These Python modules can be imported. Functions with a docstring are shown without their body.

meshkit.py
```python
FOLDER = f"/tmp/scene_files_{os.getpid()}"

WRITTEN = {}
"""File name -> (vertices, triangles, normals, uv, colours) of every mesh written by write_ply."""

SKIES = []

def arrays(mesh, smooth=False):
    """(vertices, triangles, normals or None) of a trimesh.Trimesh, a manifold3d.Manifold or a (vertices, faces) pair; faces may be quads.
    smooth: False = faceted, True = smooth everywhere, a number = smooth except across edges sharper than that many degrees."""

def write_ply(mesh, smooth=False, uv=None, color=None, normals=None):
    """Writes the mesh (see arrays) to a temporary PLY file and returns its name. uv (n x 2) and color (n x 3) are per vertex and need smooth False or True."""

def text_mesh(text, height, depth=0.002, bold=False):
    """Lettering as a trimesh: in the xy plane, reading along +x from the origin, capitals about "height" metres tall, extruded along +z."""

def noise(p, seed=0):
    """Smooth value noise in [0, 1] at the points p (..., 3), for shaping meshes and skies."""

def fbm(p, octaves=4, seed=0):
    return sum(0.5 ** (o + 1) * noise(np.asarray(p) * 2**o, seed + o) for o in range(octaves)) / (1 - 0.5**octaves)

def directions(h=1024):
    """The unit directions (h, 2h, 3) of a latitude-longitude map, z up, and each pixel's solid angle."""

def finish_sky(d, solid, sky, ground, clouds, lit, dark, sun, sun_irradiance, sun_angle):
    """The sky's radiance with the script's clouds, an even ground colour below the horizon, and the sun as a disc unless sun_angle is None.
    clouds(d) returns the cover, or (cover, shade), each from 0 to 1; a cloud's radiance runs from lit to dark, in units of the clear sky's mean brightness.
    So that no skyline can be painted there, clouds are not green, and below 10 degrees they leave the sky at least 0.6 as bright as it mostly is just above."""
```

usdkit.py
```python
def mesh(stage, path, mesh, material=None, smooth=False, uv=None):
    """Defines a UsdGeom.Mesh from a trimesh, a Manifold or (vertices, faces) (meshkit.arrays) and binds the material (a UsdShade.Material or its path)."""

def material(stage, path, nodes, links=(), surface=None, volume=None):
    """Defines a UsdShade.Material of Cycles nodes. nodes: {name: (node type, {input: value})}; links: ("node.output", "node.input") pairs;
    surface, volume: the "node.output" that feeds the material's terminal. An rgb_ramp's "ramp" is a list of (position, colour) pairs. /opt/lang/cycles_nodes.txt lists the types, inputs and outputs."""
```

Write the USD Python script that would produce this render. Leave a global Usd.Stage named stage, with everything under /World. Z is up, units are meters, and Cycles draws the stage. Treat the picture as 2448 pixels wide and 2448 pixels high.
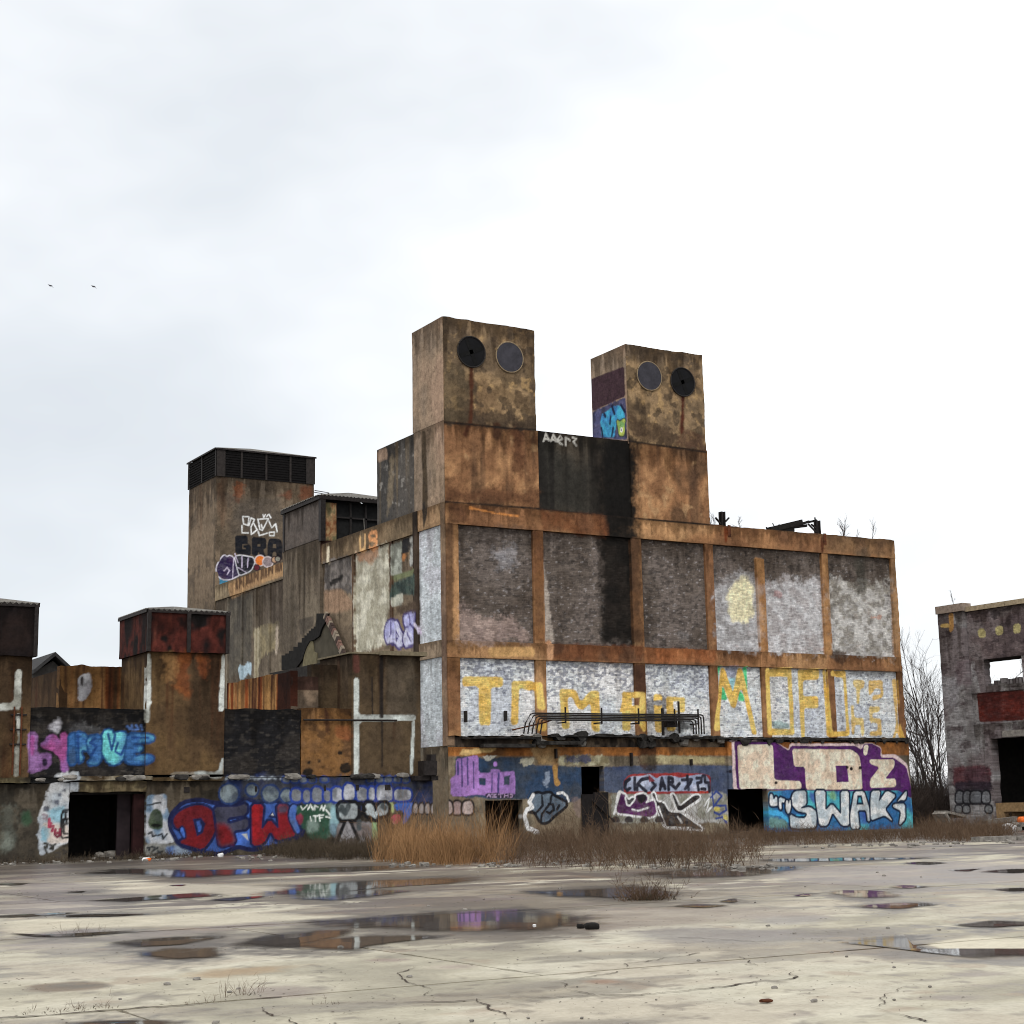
import math, numpy as np, trimesh, usdkit, meshkit
from pxr import Usd, UsdGeom, UsdLux, UsdShade, Gf, Sdf, Vt
stage = Usd.Stage.CreateInMemory()
UsdGeom.SetStageUpAxis(stage, UsdGeom.Tokens.z); UsdGeom.SetStageMetersPerUnit(stage, 1.0)
UsdGeom.Xform.Define(stage, '/World'); UsdGeom.Scope.Define(stage, '/World/Looks')
# ---------------------------------------------------------------- camera, sky, sun, exposure
FPX, SIZE = 3891.71, 2448.0
PITCH, ROLL, YAW = math.radians(10.166), math.radians(-1.104), math.radians(30.5836)
EYE = np.array([0, 0, 1.6])
cp, sp, cy, sy = math.cos(PITCH), math.sin(PITCH), math.cos(YAW), math.sin(YAW)
FW = np.array([sy*cp, cy*cp, sp]); _r = np.array([cy, -sy, 0]); _u = np.cross(_r, FW)
RT = math.cos(ROLL)*_r + math.sin(ROLL)*_u; UP = -math.sin(ROLL)*_r + math.cos(ROLL)*_u
cam = UsdGeom.Camera.Define(stage, '/World/camera')
cam.AddTransformOp().Set(Gf.Matrix4d(*RT, 0, *UP, 0, *(-FW), 0, *EYE, 1))
cam.CreateHorizontalApertureAttr(36.0); cam.CreateVerticalApertureAttr(36.0); cam.CreateFocalLengthAttr(36.0*FPX/SIZE)
cam.CreateClippingRangeAttr(Gf.Vec2f(0.1, 3000)); cam.CreateFStopAttr(0.0)
EXPOSURE = 0.28
cam.CreateExposureAttr(EXPOSURE)
SUN_EL, SUN_AZ = math.radians(52), math.radians(215)          # azimuth = atan2(x, y) of the direction towards the sun
usdkit.material(stage, '/World/Looks/sky_look', {
    'sky': ('sky_texture', {'sky_type': 'single_scattering', 'sun_disc': False, 'sun_elevation': SUN_EL, 'sun_rotation': SUN_AZ}),
    'tc': ('texture_coordinate', {}),
    'map': ('mapping', {'scale': (1.5, 1.5, 3.0), 'location': (2.33, 6.17, 6.16)}),
    'n': ('noise_texture', {'scale': 1.0, 'detail': 5.0, 'roughness': 0.52}),
    'ramp': ('rgb_ramp', {'ramp': [(0.22, (6.1, 6.5, 6.9)), (0.33, (7.0, 7.35, 7.7)), (0.43, (8.6, 8.8, 9.0)), (0.54, (12.6, 12.6, 12.6))]}),
    'mix': ('mix', {'fac': 0.93}),
    'bg': ('background_shader', {'strength': 0.1})},
    [('tc.generated', 'map.vector'), ('map.vector', 'n.vector'), ('n.fac', 'ramp.fac'), ('sky.color', 'mix.color1'), ('ramp.color', 'mix.color2'),
     ('mix.color', 'bg.color')], surface='bg.background')
dome = UsdLux.DomeLight.Define(stage, '/World/sky')
UsdShade.MaterialBindingAPI.Apply(dome.GetPrim()).Bind(UsdShade.Material.Get(stage, '/World/Looks/sky_look'))
dome.GetPrim().SetCustomDataByKey('kind', 'structure')
sun = UsdLux.DistantLight.Define(stage, '/World/sun')
sun.CreateIntensityAttr(0.3); sun.CreateAngleAttr(18.0); sun.CreateColorAttr(Gf.Vec3f(1, 0.97, 0.92)); sun.GetPrim().CreateAttribute('inputs:normalize', Sdf.ValueTypeNames.Bool).Set(True)
sun.AddRotateXYZOp().Set(Gf.Vec3f(90-math.degrees(SUN_EL), 0, 180-math.degrees(SUN_AZ)))
# ---------------------------------------------------------------- helpers
def ray(x, y): return FW + (x-SIZE/2)/FPX*RT - (y-SIZE/2)/FPX*UP
def at(x, y, ax, v):
    'the point of the plane axis=v that the photograph shows at its pixel x, y'
    d = ray(x, y); return EYE + (v-EYE[ax])/d[ax]*d
def lin(c):
    c = np.asarray(c, float)/255; return np.where(c < .04045, c/12.92, ((c+.055)/1.055)**2.4)
KALB = 1.52
def C(r, g, b, k=KALB): return np.clip(lin((r, g, b))*k, .004, .85)
used = {}
def path(name, parent=None):
    base = f'{parent or "/World"}/{name}'; n = used.get(base, 0); used[base] = n+1
    return base if n == 0 else f'{base}_{n:03d}'
def tag(p, label=None, cat=None, group=None, kind=None):
    for k, v in (('label', label), ('category', cat), ('group', group), ('kind', kind)):
        if v: p.SetCustomDataByKey(k, v)
    return p
ORG = {}
def thing(name, label, cat, loc=(0, 0, 0), group=None, kind=None):
    p = path(name); x = UsdGeom.Xform.Define(stage, p); x.AddTranslateOp().Set(Gf.Vec3d(*map(float, loc))); ORG[p] = np.array(loc, float)
    tag(x.GetPrim(), label, cat, group, kind); return p
def subgroup(name, parent, label=None):
    p = path(name, parent); x = UsdGeom.Xform.Define(stage, p); ORG[p] = ORG[parent]
    if label: x.GetPrim().SetCustomDataByKey('label', label)
    return p
def arr(mesh):
    v, f, _ = meshkit.arrays(mesh); return np.asarray(v, float), np.asarray(f, int)
def put(name, mesh, m, parent=None, smooth=False, paint=None, label=None):
    v, f = arr(mesh); o = ORG.get(parent, np.zeros(3))
    p = path(name, parent); ORG[p] = o
    g = usdkit.mesh(stage, p, (v-o, f), m, smooth=smooth)
    if paint is not None:
        UsdGeom.PrimvarsAPI(g).CreatePrimvar('paint', Sdf.ValueTypeNames.Color3fArray, 'vertex').Set(Vt.Vec3fArray.FromNumpy(np.asarray(paint, np.float32)))
    if label: g.GetPrim().SetCustomDataByKey('label', label)
    return p
def single(name, mesh, m, label, cat, group=None, kind=None, smooth=False, paint=None):
    p = put(name, mesh, m, None, smooth, paint); tag(stage.GetPrimAtPath(p), label, cat, group, kind); return p
def bx(x0, x1, y0, y1, z0, z1):
    return trimesh.creation.box(bounds=[[min(x0, x1), min(y0, y1), min(z0, z1)], [max(x0, x1), max(y0, y1), max(z0, z1)]])
def cat(*ms):
    vs, fs, n = [], [], 0
    for m in ms:
        v, f = arr(m); vs.append(v); fs.append(f+n); n += len(v)
    return np.vstack(vs), np.vstack(fs)
def tube(pts, r, n=6, cap=True):
    pts = np.asarray(pts, float); r = np.broadcast_to(r, len(pts)); t = np.gradient(pts, axis=0); t /= np.linalg.norm(t, axis=1)[:, None]
    vs = []
    for p, d, q in zip(pts, t, r):
        a = np.cross(d, [0.3, 0.2, 1] if abs(d[2]) < .9 else [1, 0.1, 0]); a /= np.linalg.norm(a); b = np.cross(d, a)
        th = np.arange(n)/n*2*np.pi; vs.append(p+q*(np.cos(th)[:, None]*a+np.sin(th)[:, None]*b))
    k = len(pts); f = []
    for i in range(k-1):
        for j in range(n):
            a, b = i*n+j, i*n+(j+1) % n; f += [(a, b, b+n), (a, b+n, a+n)]
    if cap:
        for j in range(1, n-1): f += [(0, j+1, j), ((k-1)*n, (k-1)*n+j, (k-1)*n+j+1)]
    return np.vstack(vs), np.array(f)
def beam(a, b, w, h, roll=0):
    a, b = np.array(a, float), np.array(b, float); d = b-a; L = np.linalg.norm(d); d /= L
    s = np.cross(d, [0, 0, 1] if abs(d[2]) < .95 else [0, 1, 0]); s /= np.linalg.norm(s); u = np.cross(s, d)
    m = trimesh.creation.box(extents=(L, w, h)); v = np.array(m.vertices)
    return ((a+b)/2+v[:, :1]*d+v[:, 1:2]*s+v[:, 2:]*u, np.array(m.faces))
def rock(c, s, seed, sq=(1, 1, 1)):
    m = trimesh.creation.icosphere(1); v = np.array(m.vertices); v = np.sign(v)*np.abs(v)**.7
    v = v*(0.7+.6*meshkit.noise(v*1.7+seed*7.3, seed))[:, None]*s*np.array(sq); return v+np.array(c), np.array(m.faces)
def fbm2(u, z, su, sz, oct=4, seed=0):
    return meshkit.fbm(np.stack([u*su+seed*3.17, z*sz+seed*1.3, np.full_like(u, seed*.71)], -1), oct, seed)
def sstep(x, a, b):
    t = np.clip((x-a)/(b-a), 0, 1); return t*t*(3-2*t)
# ---------------------------------------------------------------- painting of walls: patches and lettering on a wall's own plane
def segd(P, a, b):
    a, b = np.asarray(a, float), np.asarray(b, float); d = b-a; t = np.clip(((P-a)@d)/max(d@d, 1e-12), 0, 1)
    return np.hypot(*(P-a-t[:, None]*d).T)
def sdf(P, poly):
    poly = np.asarray(poly, float); n = len(poly); D = np.full(len(P), 1e9); ins = np.zeros(len(P), bool)
    for i in range(n):
        a, b = poly[i], poly[(i+1) % n]; D = np.minimum(D, segd(P, a, b))
        if a[1] != b[1]:
            c = ((a[1] > P[:, 1]) != (b[1] > P[:, 1])) & (P[:, 0] < (b[0]-a[0])*(P[:, 1]-a[1])/(b[1]-a[1])+a[0]); ins ^= c
    return np.where(ins, -D, D)
def linesd(P, pts):
    D = np.full(len(P), 1e9)
    for a, b in zip(pts[:-1], pts[1:]): D = np.minimum(D, segd(P, a, b))
    return D
class Wall:
    'a wall plane (ax 0: x = v, coordinates y z; ax 1: y = v, coordinates x z) with the paint on it, in order'
    def __init__(self, ax, v): self.ax, self.v, self.L, self.o = ax, v, [], (0, 0, 1)
    def win(self, ox, oy, s): self.o = (ox, oy, s); return self
    def w(self, pts):
        ox, oy, s = self.o; r = []
        for x, y in pts:
            p = at(ox+x*s, oy+y*s, self.ax, self.v); r.append((p[1-self.ax], p[2]))
        return np.array(r)
    def poly(self, pts, col, col2=None, soft=.05, rough=.0, op=1., line=None, lw=.08, wear=.18, ns=1.5, holes=(), raw=False):
        g = np.array(pts, float) if raw else self.w(pts); hs = [np.array(h, float) if raw else self.w(h) for h in holes]
        if not raw and 4 <= len(g) <= 26:      # sprayed corners are round
            pv_, nx_ = np.roll(g, 1, 0), np.roll(g, -1, 0); dp, dn = np.linalg.norm(pv_-g, axis=1)[:, None], np.linalg.norm(nx_-g, axis=1)[:, None]
            g = np.stack([g+(pv_-g)/np.maximum(dp, 1e-6)*np.minimum(.10, dp*.25), g+(nx_-g)/np.maximum(dn, 1e-6)*np.minimum(.10, dn*.25)], 1).reshape(-1, 2)
        self.L.append(('p', g, col, col2, soft, rough, op, line, lw, wear, ns, hs)); return self
    def line(self, pts, w, col, soft=.04, rough=.03, op=1., wear=.15, raw=False):
        self.L.append(('l', np.array(pts, float) if raw else self.w(pts), col, None, soft, rough, op, None, w, wear, 1.5, [])); return self
    def paint(self, u, z, col, kinds=None):
        P = np.stack([u, z], -1)
        for k, g, c1, c2, soft, rough, op, ln, lw, wear, ns, hs in self.L:
            pad = max(lw if ln is not None or k == 'l' else 0, soft)+rough+.02
            lo, hi = g.min(0)-pad, g.max(0)+pad; I = np.nonzero((P > lo).all(1) & (P < hi).all(1))[0]
            if not len(I): continue
            q = P[I]; d = sdf(q, g) if k == 'p' else linesd(q, g)-lw/2
            for h in hs: d = np.maximum(d, -sdf(q, h))
            if rough: d = d+(fbm2(q[:, 0], q[:, 1], 2.2, 2.2, 4, 5)-.5)*2*rough+(fbm2(q[:, 0], q[:, 1], 11, 11, 2, 8)-.5)*rough
            we = 1-wear*2*np.clip(fbm2(q[:, 0], q[:, 1], 3.5, 9, 3, 9)-.4, 0, 1) if wear else 1
            if ln is not None:
                m = (1-sstep(d, lw-soft/2, lw+soft/2))*op*we; col[I] = col[I]*(1-m[:, None])+ln*m[:, None]
            m = (1-sstep(d, -soft/2, soft/2))*op*we
            cc = np.broadcast_to(c1, (len(I), 3))
            if c2 is not None:
                t = sstep(fbm2(q[:, 0], q[:, 1], ns, ns, 4, 3), .38, .62)[:, None]; cc = cc*(1-t)+np.asarray(c2)*t
            col[I] = col[I]*(1-m[:, None])+cc*m[:, None]
        return col
def spread(u, z, cols, su, sz, seed, sharp=.12, oct=4):
    'mottle of the given colours'
    t = np.clip((fbm2(u, z, su, sz, oct, seed)-.5)/(sharp*2)+.5, 0, .9999)*(len(cols)-1); i = t.astype(int); f = (t-i)[:, None]
    cols = np.asarray(cols); return cols[i]*(1-f)+cols[np.minimum(i+1, len(cols)-1)]*f
def piece(name, wall, u0, u1, z0, z1, off, thick, base, m, parent, res=.06, resz=None, jag=None, label=None, dark=1., drip=.5):
    'one wall piece: a painted front standing off (m) in front of the wall plane, with thickness; jag roughens its edges (left, right, bottom, top)'
    nu = max(2, int(round((u1-u0)/res))+1); nz = max(2, int(round((z1-z0)/(resz or res)))+1)
    U_, Z_ = np.meshgrid(np.linspace(u0, u1, nu), np.linspace(z0, z1, nz), indexing='ij'); U_, Z_ = U_.copy(), Z_.copy()
    u, z = U_.ravel(), Z_.ravel()
    def runs(c, amt):
        l = np.clip(fbm2(u, z*0+z1, 3.1, 1, 4, 61)-.36, 0, 1)*(2.2+1.2*(z1-z0)); l2 = np.clip(fbm2(u, z*0+z1, 9.0, 1, 3, 62)-.42, 0, 1)*3.0
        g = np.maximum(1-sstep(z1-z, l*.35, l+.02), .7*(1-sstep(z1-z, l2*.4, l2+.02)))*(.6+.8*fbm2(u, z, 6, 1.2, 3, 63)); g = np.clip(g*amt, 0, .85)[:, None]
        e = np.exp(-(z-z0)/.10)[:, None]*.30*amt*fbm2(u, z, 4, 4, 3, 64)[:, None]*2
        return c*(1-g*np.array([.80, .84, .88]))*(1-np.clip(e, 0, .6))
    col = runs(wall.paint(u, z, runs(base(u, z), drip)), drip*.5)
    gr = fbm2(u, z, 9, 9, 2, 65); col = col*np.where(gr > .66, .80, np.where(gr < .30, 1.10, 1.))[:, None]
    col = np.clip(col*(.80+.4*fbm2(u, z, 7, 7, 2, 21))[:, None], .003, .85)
    if jag:
        for k, (sl, s) in enumerate((((0, slice(None)), -1), ((-1, slice(None)), 1), ((slice(None), 0), -1), ((slice(None), -1), 1))):
            if jag[k]:
                t = (fbm2(U_[sl], Z_[sl], 1.9, 1.9, 5, 31+k)-.62)*jag[k]*2
                if k < 2: U_[sl] = U_[sl]+s*t
                else: Z_[sl] = Z_[sl]+s*t
    sgn = -1
    n = wall.v+sgn*off
    relief = (fbm2(u, z, 1.3, 1.3, 3, 12)-.5)*.03
    F = np.empty((nu*nz, 3)); F[:, 1-wall.ax] = U_.ravel(); F[:, 2] = Z_.ravel(); F[:, wall.ax] = n+relief
    i = np.arange(nu*nz).reshape(nu, nz); a, b, c, d = i[:-1, :-1].ravel(), i[1:, :-1].ravel(), i[1:, 1:].ravel(), i[:-1, 1:].ravel()
    f = [np.stack([a, b, c], 1), np.stack([a, c, d], 1)]
    loop = np.concatenate([i[:, 0], i[-1, 1:], i[-2::-1, -1], i[0, -2:0:-1]]); k = len(loop)
    S1 = F[loop]; S2 = S1.copy(); S2[:, wall.ax] = n+thick; nb = len(F)
    j = np.arange(k); jn = (j+1) % k
    f += [np.stack([nb+j, nb+k+j, nb+k+jn], 1), np.stack([nb+j, nb+k+jn, nb+jn], 1)]
    ctr = len(F)+2*k; V = np.vstack([F, S1, S2, S2.mean(0)]); f += [np.stack([nb+k+jn, nb+k+j, np.full(k, ctr)], 1)]
    f = np.vstack(f)
    if wall.ax == 0: f = f[:, ::-1]
    cc = np.vstack([col, col[loop]*dark, col[loop], col.mean(0)[None]])
    return put(name, (V, f), m, parent, False, cc, label)
# ---------------------------------------------------------------- materials
L_ = '/World/Looks/'
def wall_look(name, brick=False, rough=.92, bump=.5, side=False):
    nodes = {'a': ('attribute', {'attribute': 'paint'}), 'g': ('geometry', {}),
             'n': ('noise_texture', {'scale': 3.2, 'detail': 8.0, 'roughness': .68}), 'r': ('rgb_ramp', {'ramp': [(.28, (.74, .73, .72)), (.5, (1, 1, 1)), (.74, (1.16, 1.15, 1.14))]}),
             'mc': ('mapping', {'scale': (.35, .35, 2.6)}), 'nc': ('noise_texture', {'scale': 1.0, 'detail': 5.0, 'roughness': .6}), 'rc': ('rgb_ramp', {'ramp': [(.30, (.72, .71, .70)), (.5, (1, 1, 1)), (.72, (1.12, 1.11, 1.10))]}), 'mm': ('mix', {'mix_type': 'multiply', 'fac': .55}),
             'md': ('mapping', {'scale': (1.7, 1.7, .16)}), 'nd': ('noise_texture', {'scale': 1.0, 'detail': 6.0, 'roughness': .65}), 'rd': ('rgb_ramp', {'ramp': [(.30, (.66, .64, .62)), (.48, (1, 1, 1)), (.72, (1.10, 1.10, 1.10))]}), 'mn': ('mix', {'mix_type': 'multiply', 'fac': .75}),
             'n2': ('noise_texture', {'scale': 14.0, 'detail': 6.0, 'roughness': .7}), 'r2': ('rgb_ramp', {'ramp': [(.32, (.70, .69, .68)), (.44, (.95, .95, .95)), (.58, (1.03, 1.03, 1.03)), (.72, (1.22, 1.21, 1.20))]}),
             'm': ('mix', {'mix_type': 'multiply', 'fac': 1.0}), 'm2': ('mix', {'mix_type': 'multiply', 'fac': 1.0}),
             'b': ('bump', {'strength': bump, 'distance': .04}), 'p': ('principled_bsdf', {'roughness': rough, 'specular_ior_level': .12})}
    links = [('g.position', 'n.vector'), ('g.position', 'n2.vector'), ('n.fac', 'r.fac'), ('n2.fac', 'r2.fac'), ('g.position', 'mc.vector'), ('mc.vector', 'nc.vector'), ('nc.fac', 'rc.fac'), ('g.position', 'md.vector'), ('md.vector', 'nd.vector'), ('nd.fac', 'rd.fac'), ('a.color', 'mm.color1'), ('rc.color', 'mm.color2'), ('mm.color', 'mn.color1'), ('rd.color', 'mn.color2'), ('mn.color', 'm.color1'), ('r.color', 'm.color2'),
             ('m.color', 'm2.color1'), ('r2.color', 'm2.color2'), ('b.normal', 'p.normal')]
    if brick:
        nodes.update({'s': ('separate_xyz', {}), 'cv': ('combine_xyz', {}), 'bt': ('brick_texture', {'scale': 1.0, 'brick_width': .23, 'row_height': .08, 'mortar_size': .009, 'mortar_smooth': .3, 'bias': 0.0,
                      'color1': (.68, .66, .65), 'color2': (1.22, 1.21, 1.2), 'mortar': (.86, .87, .88)}), 'm3': ('mix', {'mix_type': 'multiply', 'fac': .85}),
                      'bh': ('math', {'math_type': 'multiply_add', 'value2': -.5})})
        links += [('g.position', 's.vector'), ('s.y' if side else 's.x', 'cv.x'), ('s.z', 'cv.y'), ('cv.vector', 'bt.vector'), ('m2.color', 'm3.color1'), ('bt.color', 'm3.color2'), ('m3.color', 'p.base_color'),
                  ('bt.fac', 'bh.value1'), ('n2.fac', 'bh.value3'), ('bh.value', 'b.height')]
    else:
        links += [('m2.color', 'p.base_color'), ('n2.fac', 'b.height')]
    return usdkit.material(stage, L_+name, nodes, links, surface='p.BSDF')
def plain(name, col, rough=.8, metal=0., scale=6., var=.35, bump=.2, col2=None):
    c2 = np.asarray(col)*(1+var) if col2 is None else np.asarray(col2); c1 = np.asarray(col)*(1-var)
    return usdkit.material(stage, L_+name, {'g': ('geometry', {}), 'n': ('noise_texture', {'scale': scale, 'detail': 7.0, 'roughness': .65}),
        'r': ('rgb_ramp', {'ramp': [(.3, tuple(c1)), (.7, tuple(np.clip(c2, 0, .9)))]}), 'b': ('bump', {'strength': bump, 'distance': .03}),
        'p': ('principled_bsdf', {'roughness': rough, 'metallic': metal, 'specular_ior_level': .12})},
        [('g.position', 'n.vector'), ('n.fac', 'r.fac'), ('r.color', 'p.base_color'), ('n.fac', 'b.height'), ('b.normal', 'p.normal')], surface='p.BSDF')
M_CON = wall_look('stained_concrete'); M_BRK = wall_look('painted_brick', True); M_BRKS = wall_look('painted_brick_side', True, side=True)
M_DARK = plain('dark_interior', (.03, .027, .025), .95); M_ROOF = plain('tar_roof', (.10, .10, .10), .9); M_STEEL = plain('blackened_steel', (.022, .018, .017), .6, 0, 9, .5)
M_RUST = plain('rusted_iron', (.060, .026, .016), .85, 0, 5, .5, .3, (.15, .05, .022)); M_PIPE = plain('pipe_iron', (.026, .023, .022), .7, .0, 8, .4)
M_SHEET = plain('weathered_roof_sheet', (.15, .14, .125), .75, 0, 4, .3); M_CHAR = plain('charred_timber', (.016, .014, .013), .9, 0, 7, .4)
M_RUBB = plain('broken_concrete', (.20, .185, .165), .95, 0, 5, .5, .6); M_LEDGE = plain('shadow_toned_concrete', (.020, .018, .017), .95, 0, 4, .7, .8, (.06, .055, .05))  # ledge tone is near black: the shadow line is put into its colour
M_BARK = plain('bare_bark', (.070, .058, .054), .9, 0, 9, .4); M_SOIL = plain('wet_soil', (.075, .058, .045), .95, 0, 1.2, .5, .5)
def straw(name, stops):
    return usdkit.material(stage, L_+name, {'g': ('geometry', {}), 'r': ('rgb_ramp', {'ramp': stops}), 'n': ('noise_texture', {'scale': .55, 'detail': 3.0}), 'r2': ('rgb_ramp', {'ramp': [(.35, (.62, .58, .55)), (.62, (1.15, 1.12, 1.1))]}), 'm': ('mix', {'mix_type': 'multiply', 'fac': 1.0}), 'p': ('principled_bsdf', {'roughness': .9, 'specular_ior_level': .15})},
        [('g.random_per_island', 'r.fac'), ('g.position', 'n.vector'), ('n.fac', 'r2.fac'), ('r.color', 'm.color1'), ('r2.color', 'm.color2'), ('m.color', 'p.base_color')], surface='p.BSDF')
M_STRAW = straw('dead_straw', [(0, (.26, .15, .07)), (.35, (.52, .31, .14)), (.75, (.72, .48, .24)), (1, (.84, .66, .42))]); M_BRUSH = straw('dead_brush', [(0, (.10, .066, .042)), (.5, (.26, .172, .104)), (.85, (.42, .30, .185)), (1, (.58, .45, .30))]); _unused = plain('old_straw', (.30, .175, .075), .9, 0, 3, .4, 0, (.36, .22, .10)); _unused2 = plain('old_brush', (.085, .056, .042), .9, 0, 2, .4, 0, (.15, .095, .066)); M_WEED = plain('dull_green_weed', (.05, .045, .028), .9, 0, 8, .5, 0)
# ---------------------------------------------------------------- the brick warehouse: its two painted planes
XS, YF, YL, XR = 34.63, 64.6, 57.0, 66.0
ZA, ZB, ZC, ZD, ZE, ZQ = (1060, 1540, .20704), (1420, 1540, .20704), (1780, 1540, .20704), (1720, 1740, .24845), (1420, 1780, .18634), (1060, 1760, .20704)
C2, C3, C5 = (400, 1000, .36232), (900, 700, .43996), (1600, 1150, .49159)
F = Wall(1, YF); S = Wall(0, XS)
YEL, YEL2 = C(238, 174, 100, 1.45), C(234, 164, 84, 1.45)
BLK = C(26, 24, 24)
# soot runs and rust on the front
F.win(*C3)
F.poly([(1190, 830), (1395, 820), (1415, 1300), (1430, 1905), (1240, 1905), (1215, 1300)], C(22, 20, 18), C(34, 29, 25), soft=.7, rough=.4, op=.95, wear=.06)
F.poly([(1222, 1280), (1405, 1300), (1428, 1905), (1245, 1905), (1235, 1600)], C(22, 20, 18), C(32, 28, 25), soft=1.0, rough=.5, op=.92, wear=.04)
F.poly([(1240, 760), (1400, 770), (1400, 1300), (1230, 1300)], C(16, 15, 14), soft=.5, rough=.35, op=.9, wear=0)
F.poly([(735, 700), (800, 760), (790, 1010), (735, 960)], C(72, 46, 32), soft=.3, rough=.3, op=.8)
F.poly([(375, 1060), (480, 1080), (640, 1050), (760, 1090), (880, 1060), (880, 1150), (375, 1135)], C(78, 52, 36), soft=.4, rough=.4, op=.85)
F.poly([(365, 620), (470, 640), (600, 650), (720, 640), (780, 700), (860, 690), (860, 740), (365, 705)], C(55, 45, 36), soft=.3, rough=.5, op=.85)
F.poly([(350, 330), (470, 420), (510, 560), (470, 700), (365, 690)], C(70, 60, 46), soft=.4, rough=.5, op=.7)
F.poly([(620, 480), (840, 560), (850, 660), (740, 620), (640, 560)], C(82, 66, 48), soft=.2, rough=.5, op=.6)
F.poly([(1370, 640), (1470, 700), (1640, 770), (1640, 830), (1370, 805)], C(66, 52, 40), soft=.3, rough=.5, op=.8)
F.poly([(1640, 740), (1780, 770), (1785, 860), (1640, 830)], C(72, 52, 40), soft=.2, rough=.3, op=.8)
F.line([(513, 400), (515, 600), (510, 700), (480, 770)], .2, C(62, 36, 24), soft=.15, rough=.08)
F.line([(1662, 555), (1662, 640), (1655, 760)], .2, C(66, 34, 24), soft=.15, rough=.1)
F.line([(650, 730), (652, 775)], .45, C(60, 40, 28), soft=.2, rough=.1)
F.poly([(640, 1390), (760, 1360), (770, 1480), (660, 1520)], C(150, 150, 155), soft=.4, rough=.6, op=.45, wear=.5)
F.poly([(445, 1700), (600, 1760), (740, 1760), (840, 1880), (840, 1900), (445, 1895)], C(150, 132, 124), C(128, 112, 106), soft=.5, rough=.6, op=.8, wear=.4)
F.poly([(905, 1460), (920, 1500), (955, 1800), (965, 1905), (915, 1900)], C(170, 160, 150), soft=.15, rough=.15, op=.75, wear=.4)
F.poly([(1630, 1840), (1700, 1860), (1690, 1900), (1640, 1900)], C(120, 118, 118), soft=.3, rough=.4, op=.4)
F.line([(500, 1170), (640, 1200), (760, 1215)], .09, C(205, 130, 70), soft=.08, rough=.08, op=.7)
F.win(*C5)
F.poly([(225, 540), (300, 470), (360, 430), (440, 500), (435, 825), (235, 800)], C(158, 158, 160), C(128, 126, 126), soft=.5, rough=.6, op=.9, wear=.45, ns=2.5)
F.poly([(285, 540), (330, 480), (370, 455), (410, 510), (415, 640), (380, 690), (310, 680), (285, 620)], C(200, 190, 158), soft=.25, rough=.22)
F.poly([(460, 500), (560, 470), (735, 480), (740, 835), (480, 825)], C(172, 172, 174), C(146, 142, 142), soft=.5, rough=.7, op=.92, wear=.42, ns=2.5)
F.poly([(765, 470), (900, 500), (1080, 470), (1095, 850), (785, 845)], C(170, 168, 164), C(122, 118, 110), soft=.5, rough=.8, op=.9, wear=.5, ns=3)
F.poly([(900, 330), (960, 330), (960, 520), (920, 560)], C(60, 58, 52), soft=.5, rough=.4, op=.75)
F.poly([(520, 530), (555, 545), (545, 570), (512, 560)], C(140, 100, 98), soft=.1, rough=.2, op=.6)
F.poly([(985, 650), (1035, 655), (1030, 680), (985, 672)], C(170, 120, 96), soft=.1, rough=.2, op=.6)
F.poly([(255, 220), (285, 230), (272, 300), (262, 300)], C(95, 48, 26), soft=.1, rough=.05)
F.poly([(728, 270), (750, 270), (740, 350), (732, 350)], C(70, 38, 24), soft=.1, rough=.05)
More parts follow.
